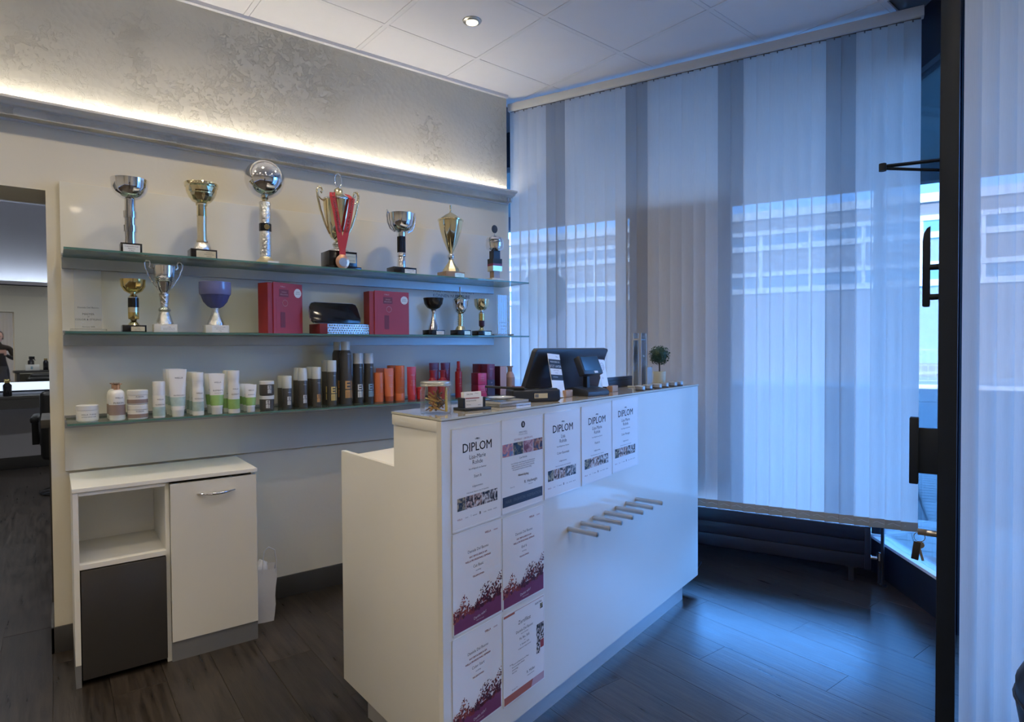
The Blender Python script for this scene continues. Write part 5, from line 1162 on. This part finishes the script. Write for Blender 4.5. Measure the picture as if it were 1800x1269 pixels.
# clip jar
j = on_counter('clip_jar', 'clear screw-top jar full of hair clips at the counter corner', 'jar', 0.095, 0.115)
obj('jar_wall', lathe([(0, 0.0), (0.044, 0.0), (0.0475, 0.004), (0.0475, 0.072), (0.044, 0.078), (0.0425, 0.084)], 40), 'jar_clear', j)
obj('lid', lathe([(0, 0.098), (0.0445, 0.098), (0.047, 0.0965), (0.0475, 0.094), (0.0465, 0.0925), (0.0475, 0.091), (0.0465, 0.0895), (0.0475, 0.088), (0.0475, 0.086), (0.046, 0.085), (0, 0.085)], 40, 25), 'tin_lid', j)
g = random.Random(2)
for k in range(34):
    L2 = g.uniform(0.035, 0.060); el = g.uniform(0.05, 0.9); az = g.uniform(0, 6.28); rr = g.uniform(0, 0.020); zc = 0.008 + 0.034 * g.random() + L2 / 2 * math.sin(el) * 0.55
    me = box(-L2 / 2, L2 / 2, -0.0030, 0.0030, -0.0018, 0.0018, 0.0012, 1)
    me.transform(Matrix.Rotation(az, 4, 'Z') @ Matrix.Rotation(-el, 4, 'Y')); 
    cx_, cy_ = rr * math.cos(az + 1.5), rr * math.sin(az + 1.5)
    mx_ = max(math.hypot(v.co.x + cx_, v.co.y + cy_) for v in me.vertices); sc_ = min(1.0, 0.0435 / mx_)
    mn_ = min(v.co.z for v in me.vertices)
    obj('hair_clip', moved(me, cx_ * sc_, cy_ * sc_, max(zc, 0.006 - mn_), s=sc_), g.choice(['clip_gold', 'clip_brown', 'clip_copper', 'clip_brown', 'clip_gold']), j)
for ax_, ay_ in ((0.024, -0.022), (0.016, -0.028)): obj('hair_clip', box(ax_ - 0.004, ax_ + 0.004, ay_ - 0.002, ay_ + 0.002, 0.005, 0.080, 0.001, 1), 'clip_yellow', j)
# card holder
h_ = on_counter('card_holder', 'black holder with white business cards beside the clip jar', 'card holder', 0.243, 0.095, R(-14))
obj('base', box(-0.052, 0.052, -0.032, 0.036, 0.0, 0.008, 0.001), 'navy_case', h_)
obj('back_wall', box(-0.044, 0.044, 0.016, 0.020, 0.008, 0.040), 'navy_case', h_)
for s_ in (-1, 1): obj('side_wall', box(s_ * 0.044 - 0.008 * (s_ > 0), s_ * 0.044 + 0.008 * (s_ < 0), -0.010, 0.016, 0.008, 0.040), 'navy_case', h_)
cc = thing('business_cards', 'stack of white business cards in the black holder', 'cards', CP(0.243, 0.095, CT + 0.0088), CANG + R(-14))
obj('card_stack', moved(box(-0.0345, 0.0345, -0.006, 0.010, 0, 0.050, 0.0004, 1), 0, 0.002, 0.0, rx=R(-6)), 'paper', cc)
obj('front_card', moved(box(-0.034, 0.034, -0.0092, -0.0085, 0, 0.034), 0, 0, 0), 'paper', cc)
me = texts([('SALON', 0.0075, -0.012, 0.040), ('Friseur', 0.005, 0.016, 0.044)]); me.transform(Matrix.Rotation(R(-6), 4, 'X')); me.transform(Matrix.Translation((0, -0.0052, 0))); obj('lettering', me, 'ink', cc)
me = texts([('KOLJA ROHDE', 0.0060, -0.012, 0.020), ('Termine', 0.005, -0.022, 0.008), ('www.', 0.005, 0.020, 0.006)]); me.transform(Matrix.Translation((0, -0.0098, 0))); obj('lettering', me, 'ink', cc)
obj('red_stripe', plate_y(-0.034, 0.020, 0.0285, 0.0315, -0.0092, 0.0004), 'ink_red', cc)
# clear trays
for k, (dz, ds) in enumerate(((0.0, 0.0), (0.0095, -0.010))):
    tr_ = on_counter('clear_tray', ('clear plastic display tray lying on the counter, lower one', 'clear plastic display tray lying on the counter, upper one')[k], 'tray', 0.432 + ds, 0.110, R(-8 + 5 * k)); tr_.location.z += dz
    obj('tray_floor', cbox(0.150, 0.105, 0.0015), 'acrylic', tr_)
    for a in ((-0.075, 0.075, -0.0525, -0.0505), (-0.075, 0.075, 0.0505, 0.0525), (-0.075, -0.073, -0.0505, 0.0505), (0.073, 0.075, -0.0505, 0.0505)): obj('tray_rim', box(*a, 0.0015, 0.009), 'acrylic_edge', tr_)
pl_ = on_counter('glass_dish', 'small frosted glass dish on the clear trays', 'dish', 0.415, 0.115); pl_.location.z += 0.0190
obj('dish_body', lathe([(0, 0.0), (0.022, 0.0), (0.046, 0.006), (0.052, 0.010), (0.050, 0.010), (0.04, 0.006), (0, 0.003)], 32), 'acrylic_edge', pl_); obj('dish_centre', lathe([(0, 0.0035), (0.016, 0.0045), (0.018, 0.0055), (0, 0.008)], 20), 'pack_white', pl_)
# card reader tray (flat black device)
cr = on_counter('card_terminal', 'flat black payment device lying in front of the screen', 'payment terminal', 0.612, 0.120, R(-34))
obj('body', box(-0.095, 0.095, -0.044, 0.044, 0.0, 0.046, 0.008, 3), 'navy_case', cr)
obj('top_face', box(-0.085, 0.085, -0.036, 0.036, 0.046, 0.049, 0.001), 'black_gloss', cr)
obj('type_label', plate_y(-0.010, 0.042, 0.014, 0.032, -0.044, 0.0008), 'plaque_gold', cr); obj('label_mark', plate_y(-0.008, 0.006, 0.017, 0.029, -0.0448, 0.0006), 'ink_grey', cr)
obj('end_slot', box(0.0952, 0.099, -0.030, 0.030, 0.008, 0.034, 0.001), 'black_gloss', cr); obj('paper_roll', box(0.080, 0.0965, -0.028, 0.024, 0.034, 0.040), 'print_salmon', cr)
obj('preview', box(-0.086, -0.046, -0.026, 0.010, 0.049, 0.0505), 'pos_grey', cr)
# pen / brush with dangling cord
pn = on_counter('pen', 'dark pen lying across the black device and the trays', 'pen', 0.500, 0.150)
obj('shaft', tube([(-0.075, 0.045, 0.062), (0.0, 0.0, 0.055), (0.050, -0.035, 0.052)], 0.0045, 8), 'black_matt', pn); obj('stripe', tube([(0.012, -0.008, 0.0605), (0.045, -0.031, 0.058)], 0.0012, 6), 'ink_red', pn); obj('cord', tube([(-0.075, 0.045, 0.060), (-0.077, 0.040, 0.045), (-0.072, 0.030, 0.030)], 0.0012, 5), 'black_matt', pn)
# screen (seen from the back)
sc_ = on_counter('pos_screen', 'large dark slanted till screen standing on the counter', 'screen', 0.960, 0.240, R(-1))
scr = prism([(-0.278, 0.0), (0.290, 0.0), (0.300, 0.020), (0.302, 0.160), (0.312, 0.192), (0.304, 0.200), (-0.240, 0.200), (-0.250, 0.190)], 0.0, 0.022, 0.003)
obj('screen_housing', moved(scr, 0, 0.0, 0.006, rx=R(105)), 'navy_case', sc_)
obj('stand', prism_x([(0.004, 0.0), (0.040, 0.0), (0.040, 0.018), (-0.006, 0.080), (-0.018, 0.072)], -0.06, 0.06, 0.002), 'navy_case', sc_)
# sign left + wooden holder
def wood_sign(label, s, t, w, h, rz, lean):
    wb = on_counter('sign_block', 'light wooden block holding ' + label, 'sign holder', s, t, rz)
    obj('block', box(-0.030, 0.030, -0.018, 0.012, 0.0, 0.028, 0.0015), 'wood_light', wb)
    obj('slot', box(-0.029, 0.029, -0.002, 0.003, 0.0275, 0.0286), 'ink', wb)
    return wb
wood_sign('the black and white appointment card', 0.845, 0.125, 0, 0, R(6), 0)
s1 = on_counter('appointment_card', 'tall black and white card reading JETZT UNTER leaning at the screen', 'sign', 0.785, 0.112, R(4)); s1.scale = (1.32, 1.0, 1.12); s1.rotation_euler = (R(-12), R(4), CANG + R(4))
obj('card', box(-0.036, 0.036, -0.001, 0.001, 0.003, 0.160), 'paper', s1)
obj('dark_field', plate_y(-0.036, 0.036, 0.064, 0.140, -0.001, 0.0004), 'ink', s1)
obj('light_field', plate_y(-0.034, 0.034, 0.084, 0.106, -0.0014, 0.0004), 'paper', s1)
me = texts([('RESERVIEREN SIE', 0.0076, 0, 0.128), ('JETZT UNTER', 0.0115, 0, 0.111, 'CENTER', 0.02), ('und sichern', 0.006, -0.010, 0.074)]); me.transform(Matrix.Translation((0, -0.0019, 0))); obj('lettering', me, 'ink_white', s1)
me = texts([('termin online', 0.006, 0.0, 0.098), ('buchen', 0.006, 0.0, 0.089), ('Salon', 0.007, 0.016, 0.148, 'CENTER', 0, 0.1)]); me.transform(Matrix.Translation((0, -0.0022, 0))); obj('lettering', me, 'ink_grey', s1)
# payment stand
py_ = on_counter('payment_stand', 'dark swivel customer display on a heavy foot in front of the screen', 'payment terminal', 0.985, 0.100, R(-8))
obj('foot', prism_x([(-0.055, 0.0), (0.06, 0.0), (0.06, 0.03), (0.03, 0.036), (-0.045, 0.026), (-0.055, 0.016)], -0.072, 0.072, 0.003), 'pos_grey', py_)
obj('column', box(-0.010, 0.010, 0.0, 0.022, 0.03, 0.097, 0.003), 'pos_grey', py_)
hd_ = obj('head', moved(box(-0.064, 0.064, -0.016, 0.016, -0.042, 0.042, 0.005), 0, 0.0, 0.122, rx=R(-24)), 'pos_grey', py_)
obj('display', moved(box(-0.055, 0.055, -0.0175, -0.016, -0.026, 0.036), 0, 0.0, 0.122, rx=R(-24)), 'black_gloss', py_)
obj('badge', moved(box(0.004, 0.026, -0.018, -0.016, -0.038, -0.029), 0, 0.0, 0.122, rx=R(-24)), 'ink_white', py_)
obj('arm', tube([(-0.04, 0.005, 0.088), (0.0, 0.0, 0.090), (0.045, 0.0, 0.096)], 0.006, 8), 'satin_steel', py_)
# right sign
wood_sign('the white payment card', 1.215, 0.115, 0, 0, R(4), 0)
s2 = on_counter('payment_card', 'white card with a ring emblem in a wooden block beside the till', 'sign', 1.160, 0.112, R(3)); s2.rotation_euler = (R(-13), R(4), CANG + R(3))
obj('card', box(-0.033, 0.033, -0.001, 0.001, 0.026, 0.150), 'paper', s2)
obj('emblem_ring', moved(lathe([(0.0165, 0), (0.0176, 0), (0.0176, 0.0004), (0.0165, 0.0004), (0.0165, 0)], 28), 0.002, -0.001, 0.118, rx=R(90)), 'ink_grey', s2)
me = texts([('WELCOME', 0.0048, 0.002, 0.120), ('TO PAY', 0.0048, 0.002, 0.111), (')))', 0.012, -0.012, 0.062)]); me.transform(Matrix.Translation((0, -0.0014, 0))); obj('lettering', me, 'ink_grey', s2)
# flat black box
bb = on_counter('cable_box', 'long flat black box lying behind the wooden card block', 'box', 1.535, 0.245, R(0))
obj('box_body', box(-0.150, 0.150, -0.012, 0.012, 0.0, 0.052, 0.002), 'navy_case', bb); obj('lid_line', box(-0.1505, 0.1505, -0.0125, 0.0125, 0.036, 0.0375), 'black_gloss', bb)
# acrylic tower
at_ = on_counter('acrylic_stand', 'tall clear acrylic display stand next to the small plant', 'display stand', 1.600, 0.165, R(0))
obj('foot_plate', box(-0.045, 0.045, -0.045, 0.045, 0.0, 0.006, 0.001), 'acrylic_edge', at_)
for a in (-1, 1):
    for b in (-1, 1): obj('edge_bar', box(a * 0.030 - 0.0025, a * 0.030 + 0.0025, b * 0.022 - 0.0025, b * 0.022 + 0.0025, 0.006, 0.272), 'acrylic_edge', at_)
obj('sheet', box(-0.0275, 0.0275, 0.0205, 0.0225, 0.006, 0.272), 'acrylic', at_); obj('sheet', box(-0.0275, 0.0275, -0.0225, -0.0205, 0.006, 0.272), 'acrylic', at_)
obj('shelf_bar', box(-0.030, 0.030, -0.022, 0.022, 0.236, 0.244), 'acrylic_edge', at_)
obj('front_pocket', join([box(-0.010, 0.046, -0.046, -0.044, 0.006, 0.100), box(-0.011, -0.008, -0.048, -0.042, 0.006, 0.104), box(0.044, 0.047, -0.048, -0.042, 0.006, 0.104), box(-0.011, 0.047, -0.047, -0.043, 0.084, 0.088)]), 'acrylic_edge', at_)
me = texts([('W', 0.016, 0.0, 0.150, 'CENTER', 0.0)]); me.transform(Matrix.Translation((0, -0.023, 0))); obj('lettering', me, 'ink_white', at_)
# topiary
pt = on_counter('potted_topiary', 'small round topiary plant in a cream pot on the counter', 'plant', 1.760, 0.130)
obj('pot', lathe([(0, 0), (0.027, 0), (0.029, 0.003), (0.0335, 0.074), (0.031, 0.074), (0.029, 0.066), (0, 0.058)], 28), 'pot_cream', pt)
obj('soil', cyl(0.0285, 0.058, 0.064, 20), 'twig', pt); obj('stem', tube([(0, 0, 0.06), (0.002, 0, 0.085), (0, 0, 0.12)], 0.004, 8), 'twig', pt)
g = random.Random(9); lm = []
for k in range(560):
    z_ = 1 - 2 * (k + 0.5) / 560; a_ = k * 2.39996; rr = math.sqrt(1 - z_ * z_); d_ = Vector((rr * math.cos(a_), rr * math.sin(a_), z_)); R0 = 0.052 * g.uniform(0.72, 1.06)
    c_ = d_ * R0; n_ = (d_ + Vector((g.uniform(-1, 1), g.uniform(-1, 1), g.uniform(-1, 1))) * 0.8).normalized(); u_ = n_.orthogonal().normalized(); w_ = n_.cross(u_); s_ = g.uniform(0.0045, 0.0075)
    q_ = [c_ - u_ * s_, c_ - w_ * s_ * 0.55 + n_ * 0.001, c_ + u_ * s_, c_ + w_ * s_ * 0.55 + n_ * 0.001]
    lm.append([tuple(p_ + Vector((0, 0, 0.158))) for p_ in q_])
vv = [p_ for q_ in lm for p_ in q_]; lo_ = obj('foliage', pydata('leaves', vv, [(4 * i, 4 * i + 1, 4 * i + 2, 4 * i + 3) for i in range(len(lm))]), 'leaf_green', pt); lo_['kind'] = 'stuff'
obj('foliage_core', lathe([(0.040 * math.sin(math.pi * k / 12), 0.158 - 0.040 * math.cos(math.pi * k / 12)) for k in range(13)], 20), 'leaf_green', pt)
# little tins in a row along the front edge
SS = [1.370, 1.462, 1.556, 1.650, 1.742, 1.833]
words = ('first', 'second', 'third', 'fourth', 'fifth', 'sixth')
base_t = None
for k, s_ in enumerate(SS):
    lab = f'small clear and grey tin, {words[k]} from the till in the row along the counter edge'
    tt = 0.050 + (0.0 if k % 2 == 0 else 0.006)
    if base_t is None:
        base_t = on_counter('wax_tin', lab, 'tin', s_, tt); base_t['group'] = 'small tins along the counter edge'
        obj('tin_base', lathe([(0, 0), (0.0225, 0), (0.0235, 0.001), (0.0235, 0.004), (0, 0.004)], 28), 'black_matt', base_t)
        obj('tin_body', lathe([(0, 0.004), (0.0228, 0.004), (0.0228, 0.016), (0, 0.016)], 28), 'alu', base_t)
        obj('tin_lid', lathe([(0, 0.016), (0.0235, 0.016), (0.0235, 0.021), (0.022, 0.022), (0, 0.022)], 28), 'acrylic_edge', base_t)
    else: dup(base_t, lab, ct(s_, tt))

# ------------------------------------------------------------------ small things on the floor at the front
fm = thing('floor_board', 'dark framed white board lying on the floor at the bottom edge', 'board', (1.452, -1.770, 0.0005), R(-52))
obj('frame', join([box(0.0, 0.30, -0.012, 0.0, 0, 0.012), box(0.0, 0.012, -0.30, -0.012, 0, 0.012)]), 'black_matt', fm); obj('board', box(0.012, 0.30, -0.30, -0.012, 0, 0.006), 'plinth_grey', fm); obj('white_mark', box(0.020, 0.09, -0.08, -0.020, 0.006, 0.0066), 'paper', fm)
# waiting stool at the right edge
sp = CAM + Vector((math.sin(YAW), math.cos(YAW), 0)) * 1.46 + Vector((math.cos(YAW), -math.sin(YAW), 0)) * 1.53
st = thing('waiting_chair', 'black rounded tub chair cut off by the right edge', 'chair', (sp.x, sp.y, 0), R(30))
obj('seat', lathe([(0, 0.28), (0.20, 0.28), (0.235, 0.30), (0.245, 0.36), (0.245, 0.42), (0.225, 0.465), (0.18, 0.48), (0, 0.485)], 40), 'leather_black', st)
obj('seat_piping', lathe([(0.246 + 0.005 * math.cos(a), 0.38 + 0.005 * math.sin(a)) for a in [2 * math.pi * k / 8 for k in range(9)]], 40), 'leather_black', st)
for a in (45, 135, 225, 315): obj('leg', tube([(0.15 * math.cos(R(a)), 0.15 * math.sin(R(a)), 0.31), (0.19 * math.cos(R(a)), 0.19 * math.sin(R(a)), 0.0)], 0.014, 10, radii=[0.016, 0.011]), 'satin_steel', st)
bk = [(0.225 * math.cos(R(a)), 0.225 * math.sin(R(a))) for a in range(200, 341, 10)]
def bk_me():
    v = []; f = []
    for x_, y_ in bk:
        for sc2, z_ in ((1.0, 0.44), (1.06, 0.70), (1.0, 0.74), (0.86, 0.70), (0.86, 0.52)): v.append((x_ * sc2, y_ * sc2, z_))
    m_ = 5
    for i in range(len(bk) - 1):
        for k in range(m_): f.append((i * m_ + k, i * m_ + (k + 1) % m_, (i + 1) * m_ + (k + 1) % m_, (i + 1) * m_ + k))
    f += [tuple(range(m_))[::-1], tuple(range((len(bk) - 1) * m_, len(bk) * m_))]
    me = pydata('back', v, f); b_ = bmesh.new(); b_.from_mesh(me); bmesh.ops.recalc_face_normals(b_, faces=b_.faces[:]); b_.to_mesh(me); b_.free(); return finish(me, None, 50)
obj('backrest', moved(bk_me(), rz=R(25)), 'leather_black', st)

# ------------------------------------------------------------------ back salon room seen through the doorway
MA = R(2.9)
mr = thing('wall_mirror', 'large mirror above a lit ledge in the back room, reflecting the photographer', 'mirror', (-0.3, 5.37, 0.0), MA)
obj('glass', box(-1.4, 1.0, -0.02, -0.012, 0.972, 2.03), 'mirror_silver', mr); obj('backing', box(-1.42, 1.02, -0.011, 0.0, 0.96, 2.045), 'frame_dark', mr)
tr_l = thing('cove_lamp', 'cool white cove light glowing above the mirror in the back room', 'lamp', (-0.3, 5.37, 0.0), MA)
obj('lip', box(-1.4, 1.0, -0.05, -0.042, 2.048, 2.075), 'lilac_wall', tr_l); obj('trough', box(-1.4, 1.0, -0.05, 0.0, 2.040, 2.048), 'lilac_wall', tr_l); obj('light_strip', box(-1.4, 1.0, -0.040, -0.028, 2.049, 2.056), 'cool_led', tr_l)
lb = thing('ledge_lamp', 'cool white light bar under the mirror in the back room', 'lamp', (-0.3, 5.36, 0.0), MA)
obj('light_bar', box(-1.4, 1.0, -0.06, -0.005, 0.880, 0.968), 'cool_led_bar', lb); obj('housing', box(-1.4, 1.0, -0.065, -0.002, 0.862, 0.880), 'frame_dark', lb)
lg = thing('styling_ledge', 'dark styling ledge along the mirror wall of the back room', 'ledge', (-0.3, 5.34, 0.0), MA)
obj('ledge_board', box(-1.4, 1.0, -0.36, 0.0, 0.80, 0.835, 0.002), 'baseboard', lg); obj('ledge_front', box(-1.4, 1.0, -0.36, -0.335, 0.70, 0.80), 'baseboard', lg)
def black_bottle(label, x, y, z, h=0.15, capm='gold_deep'):
    t = thing('pump_bottle', label, 'bottle', (x, y, z)); obj('bottle_body', lathe([(0, 0), (0.036, 0), (0.038, 0.004), (0.038, h * 0.72), (0.02, h * 0.86), (0.02, h * 0.88), (0, h * 0.88)], 24), 'black_gloss', t); obj('cap', cyl(0.026, h * 0.88, h, 20), capm, t); return t
black_bottle('black bottle with gold cap on the styling ledge of the back room', -0.385, 5.05, 0.8355, 0.16)
def salon_chair(label, loc, rz):
    t = thing('styling_chair', label, 'chair', loc, rz)
    obj('seat', box(-0.25, 0.25, -0.25, 0.25, 0.44, 0.56, 0.035, 3), 'leather_black', t)
    obj('backrest', moved(box(-0.24, 0.24, -0.05, 0.05, 0.0, 0.62, 0.045, 3), 0, 0.29, 0.34, rx=R(-5)), 'leather_black', t)
    for s_ in (-1, 1):
        obj('armrest', box(s_ * 0.285 - 0.035, s_ * 0.285 + 0.035, -0.22, 0.20, 0.66, 0.72, 0.02, 2), 'leather_black', t); obj('arm_support', prism_x([(-0.08, 0.46), (0.10, 0.46), (0.16, 0.665), (-0.16, 0.665)], s_ * 0.285 - 0.025, s_ * 0.285 + 0.025, 0.004), 'leather_black', t)
    obj('column', cyl(0.035, 0.03, 0.45, 20), 'satin_steel', t); obj('base_disc', lathe([(0, 0), (0.27, 0), (0.275, 0.006), (0.25, 0.018), (0.06, 0.035), (0, 0.036)], 40), 'black_gloss', t)
    obj('foot_bar', tube([(-0.16, -0.24, 0.46), (-0.16, -0.40, 0.16), (0.16, -0.40, 0.16), (0.16, -0.24, 0.46)], 0.012, 8), 'satin_steel', t)
    return t
ch1 = salon_chair('black styling chair seen through the doorway', (0.155, 3.80, 0), R(178))
ch2 = dup(ch1, 'black styling chair reflected in the back room mirror', (0.40, 1.25, 0), R(12))
cn = thing('console_table', 'dark console carrying bottles, seen only in the back room mirror', 'table', (0.55, 0.56, 0))
obj('top', box(-0.6, 0.6, -0.2, 0.2, 0.94, 0.98, 0.003), 'baseboard', cn)
for a in (-0.55, 0.55): obj('side', box(a - 0.02, a + 0.02, -0.19, 0.19, 0, 0.94), 'baseboard', cn)
sb = thing('trigger_bottle', 'black trigger spray bottle on the console, seen in the mirror', 'bottle', (0.185, 0.62, 0.9805)); obj('bottle_body', lathe([(0, 0), (0.045, 0), (0.045, 0.16), (0.02, 0.19), (0, 0.19)], 20), 'black_gloss', sb); obj('trigger_head', join([box(-0.03, 0.05, -0.018, 0.018, 0.19, 0.24, 0.004), tube([(0.035, 0, 0.2), (0.06, 0, 0.17)], 0.007, 6)]), 'black_gloss', sb)
wb2 = thing('tissue_box', 'white box with blue print on the console, seen in the mirror', 'box', (0.20, 0.70, 0.9805)); obj('carton', box(-0.10, 0.09, -0.03, 0.03, 0, 0.10, 0.002), 'pack_white', wb2); obj('blue_print', box(-0.03, 0.0, 0.0302, 0.0306, 0.02, 0.07), 'print_blue', wb2)
black_bottle('black bottle with gold cap on the console, seen in the mirror', 0.385, 0.64, 0.9805, 0.20)

# ------------------------------------------------------------------ the photographer, behind the camera, seen in the mirror
def skin_body(name, verts, edges, radii, m, parent, sub=2):
    me = bpy.data.meshes.new(name); me.from_pydata(verts, edges, []); me.update()
    o = bpy.data.objects.new(name, me); COL.objects.link(o); o.parent = parent
    sk = o.modifiers.new('skin', 'SKIN'); sk.use_smooth_shade = True
    if not me.skin_vertices: me.attributes  # layer is created by the modifier
    lay = me.skin_vertices[0] if len(me.skin_vertices) else None
    for i, r in enumerate(radii):
        lay.data[i].radius = (r, r) if not isinstance(r, tuple) else r
        lay.data[i].use_root = (i == 0)
    ss = o.modifiers.new('sub', 'SUBSURF'); ss.levels = sub; ss.render_levels = sub
    me.materials.append(MATS[m]); return o
per = thing('person', 'person in dark clothes holding up a phone, reflected in the back room mirror', 'person', (-0.03, -3.72, 0.0))
# pelvis, waist, chest, neck; arms reach forward to the phone
HV = [(0, 0, 0.95), (0, 0, 1.12), (0, -0.01, 1.30), (0, -0.01, 1.40), (0, 0.0, 1.47), (0, 0.01, 1.53),
      (-0.19, -0.01, 1.385), (-0.27, 0.04, 1.14), (-0.13, 0.27, 1.19), (-0.075, 0.34, 1.235),
      (0.19, -0.01, 1.385), (0.27, 0.04, 1.14), (0.16, 0.27, 1.19), (0.105, 0.34, 1.235),
      (-0.10, 0, 0.88), (-0.12, 0.02, 0.50), (-0.12, -0.01, 0.10), (-0.12, 0.12, 0.04),
      (0.10, 0, 0.88), (0.12, 0.02, 0.50), (0.12, -0.01, 0.10), (0.12, 0.12, 0.04)]
HE = [(0, 1), (1, 2), (2, 3), (3, 4), (4, 5), (3, 6), (6, 7), (7, 8), (8, 9), (3, 10), (10, 11), (11, 12), (12, 13), (0, 14), (14, 15), (15, 16), (16, 17), (0, 18), (18, 19), (19, 20), (20, 21)]
HR = [(0.15, 0.11), (0.125, 0.095), (0.15, 0.105), (0.09, 0.075), 0.052, 0.05, 0.062, 0.05, 0.040, 0.030, 0.062, 0.05, 0.040, 0.030, 0.095, 0.065, 0.045, 0.04, 0.095, 0.065, 0.045, 0.04]
skin_body('body', HV, HE, HR, 'cloth_black', per)
obj('head', moved(lathe([(0, 0), (0.045, 0.006), (0.062, 0.04), (0.072, 0.09), (0.076, 0.14), (0.068, 0.19), (0.04, 0.222), (0, 0.232)], 28, sy=1.25), 0, 0.03, 1.52), 'skin', per)
obj('hair', moved(lathe([(0.084, 0.05), (0.088, 0.12), (0.085, 0.175), (0.062, 0.222), (0.03, 0.242), (0, 0.246)], 28, sy=1.2), 0, 0.005, 1.525), 'hair_dark', per)
obj('nose', moved(lathe([(0, 0.02), (0.012, 0.0), (0.006, 0.035), (0, 0.045)], 10), 0, 0.122, 1.60), 'skin', per)
obj('mouth', box(-0.022, 0.022, 0.115, 0.122, 1.575, 1.582, 0.002), 'pack_coral', per)
for s_ in (-1, 1):
    obj('ear', moved(lathe([(0, -0.03), (0.012, -0.02), (0.014, 0.01), (0, 0.03)], 10), s_ * 0.078, 0.03, 1.635), 'skin', per)
    obj('eye', moved(lathe([(0, -0.008), (0.010, 0), (0, 0.008)], 12), s_ * 0.030, 0.112, 1.64), 'ink', per)
    bx = 0.015 + s_ * 0.090
    hv = [(bx, 0.335, 1.23), (bx - s_ * 0.01, 0.355, 1.262)]; he = [(0, 1)]; hr = [0.026, 0.030]
    for k in range(4):
        b0 = len(hv); zz = 1.232 + k * 0.019
        hv += [(bx - s_ * 0.012, 0.370, zz), (bx - s_ * 0.028, 0.376, zz + 0.003), (bx - s_ * 0.040, 0.368, zz + 0.003)]; he += [(1, b0), (b0, b0 + 1), (b0 + 1, b0 + 2)]; hr += [0.009, 0.0085, 0.008]
    b0 = len(hv); hv += [(bx + s_ * 0.0, 0.350, 1.292), (bx - s_ * 0.02, 0.356, 1.308)]; he += [(1, b0), (b0, b0 + 1)]; hr += [0.011, 0.009]
    skin_body('hand', hv, he, hr, 'skin', per)
ph_ = thing('phone', 'smartphone held up by the person in the mirror', 'phone', (0.0, -3.322, 1.305))
obj('case', box(-0.078, 0.078, -0.005, 0.004, -0.038, 0.038, 0.003), 'pack_blush_dark', ph_); obj('lens', moved(cyl(0.008, 0, 0.001, 16), -0.055, 0.005, 0.018, rx=R(-90)), 'black_gloss', ph_); obj('screen', box(-0.074, 0.074, -0.0058, -0.005, -0.034, 0.034), 'black_gloss', ph_)
# coat hem
obj('skirt', lathe([(0.15, 0.98), (0.17, 0.80), (0.21, 0.45), (0.20, 0.45), (0.14, 0.98)], 28, sy=0.75), 'cloth_grey', per)
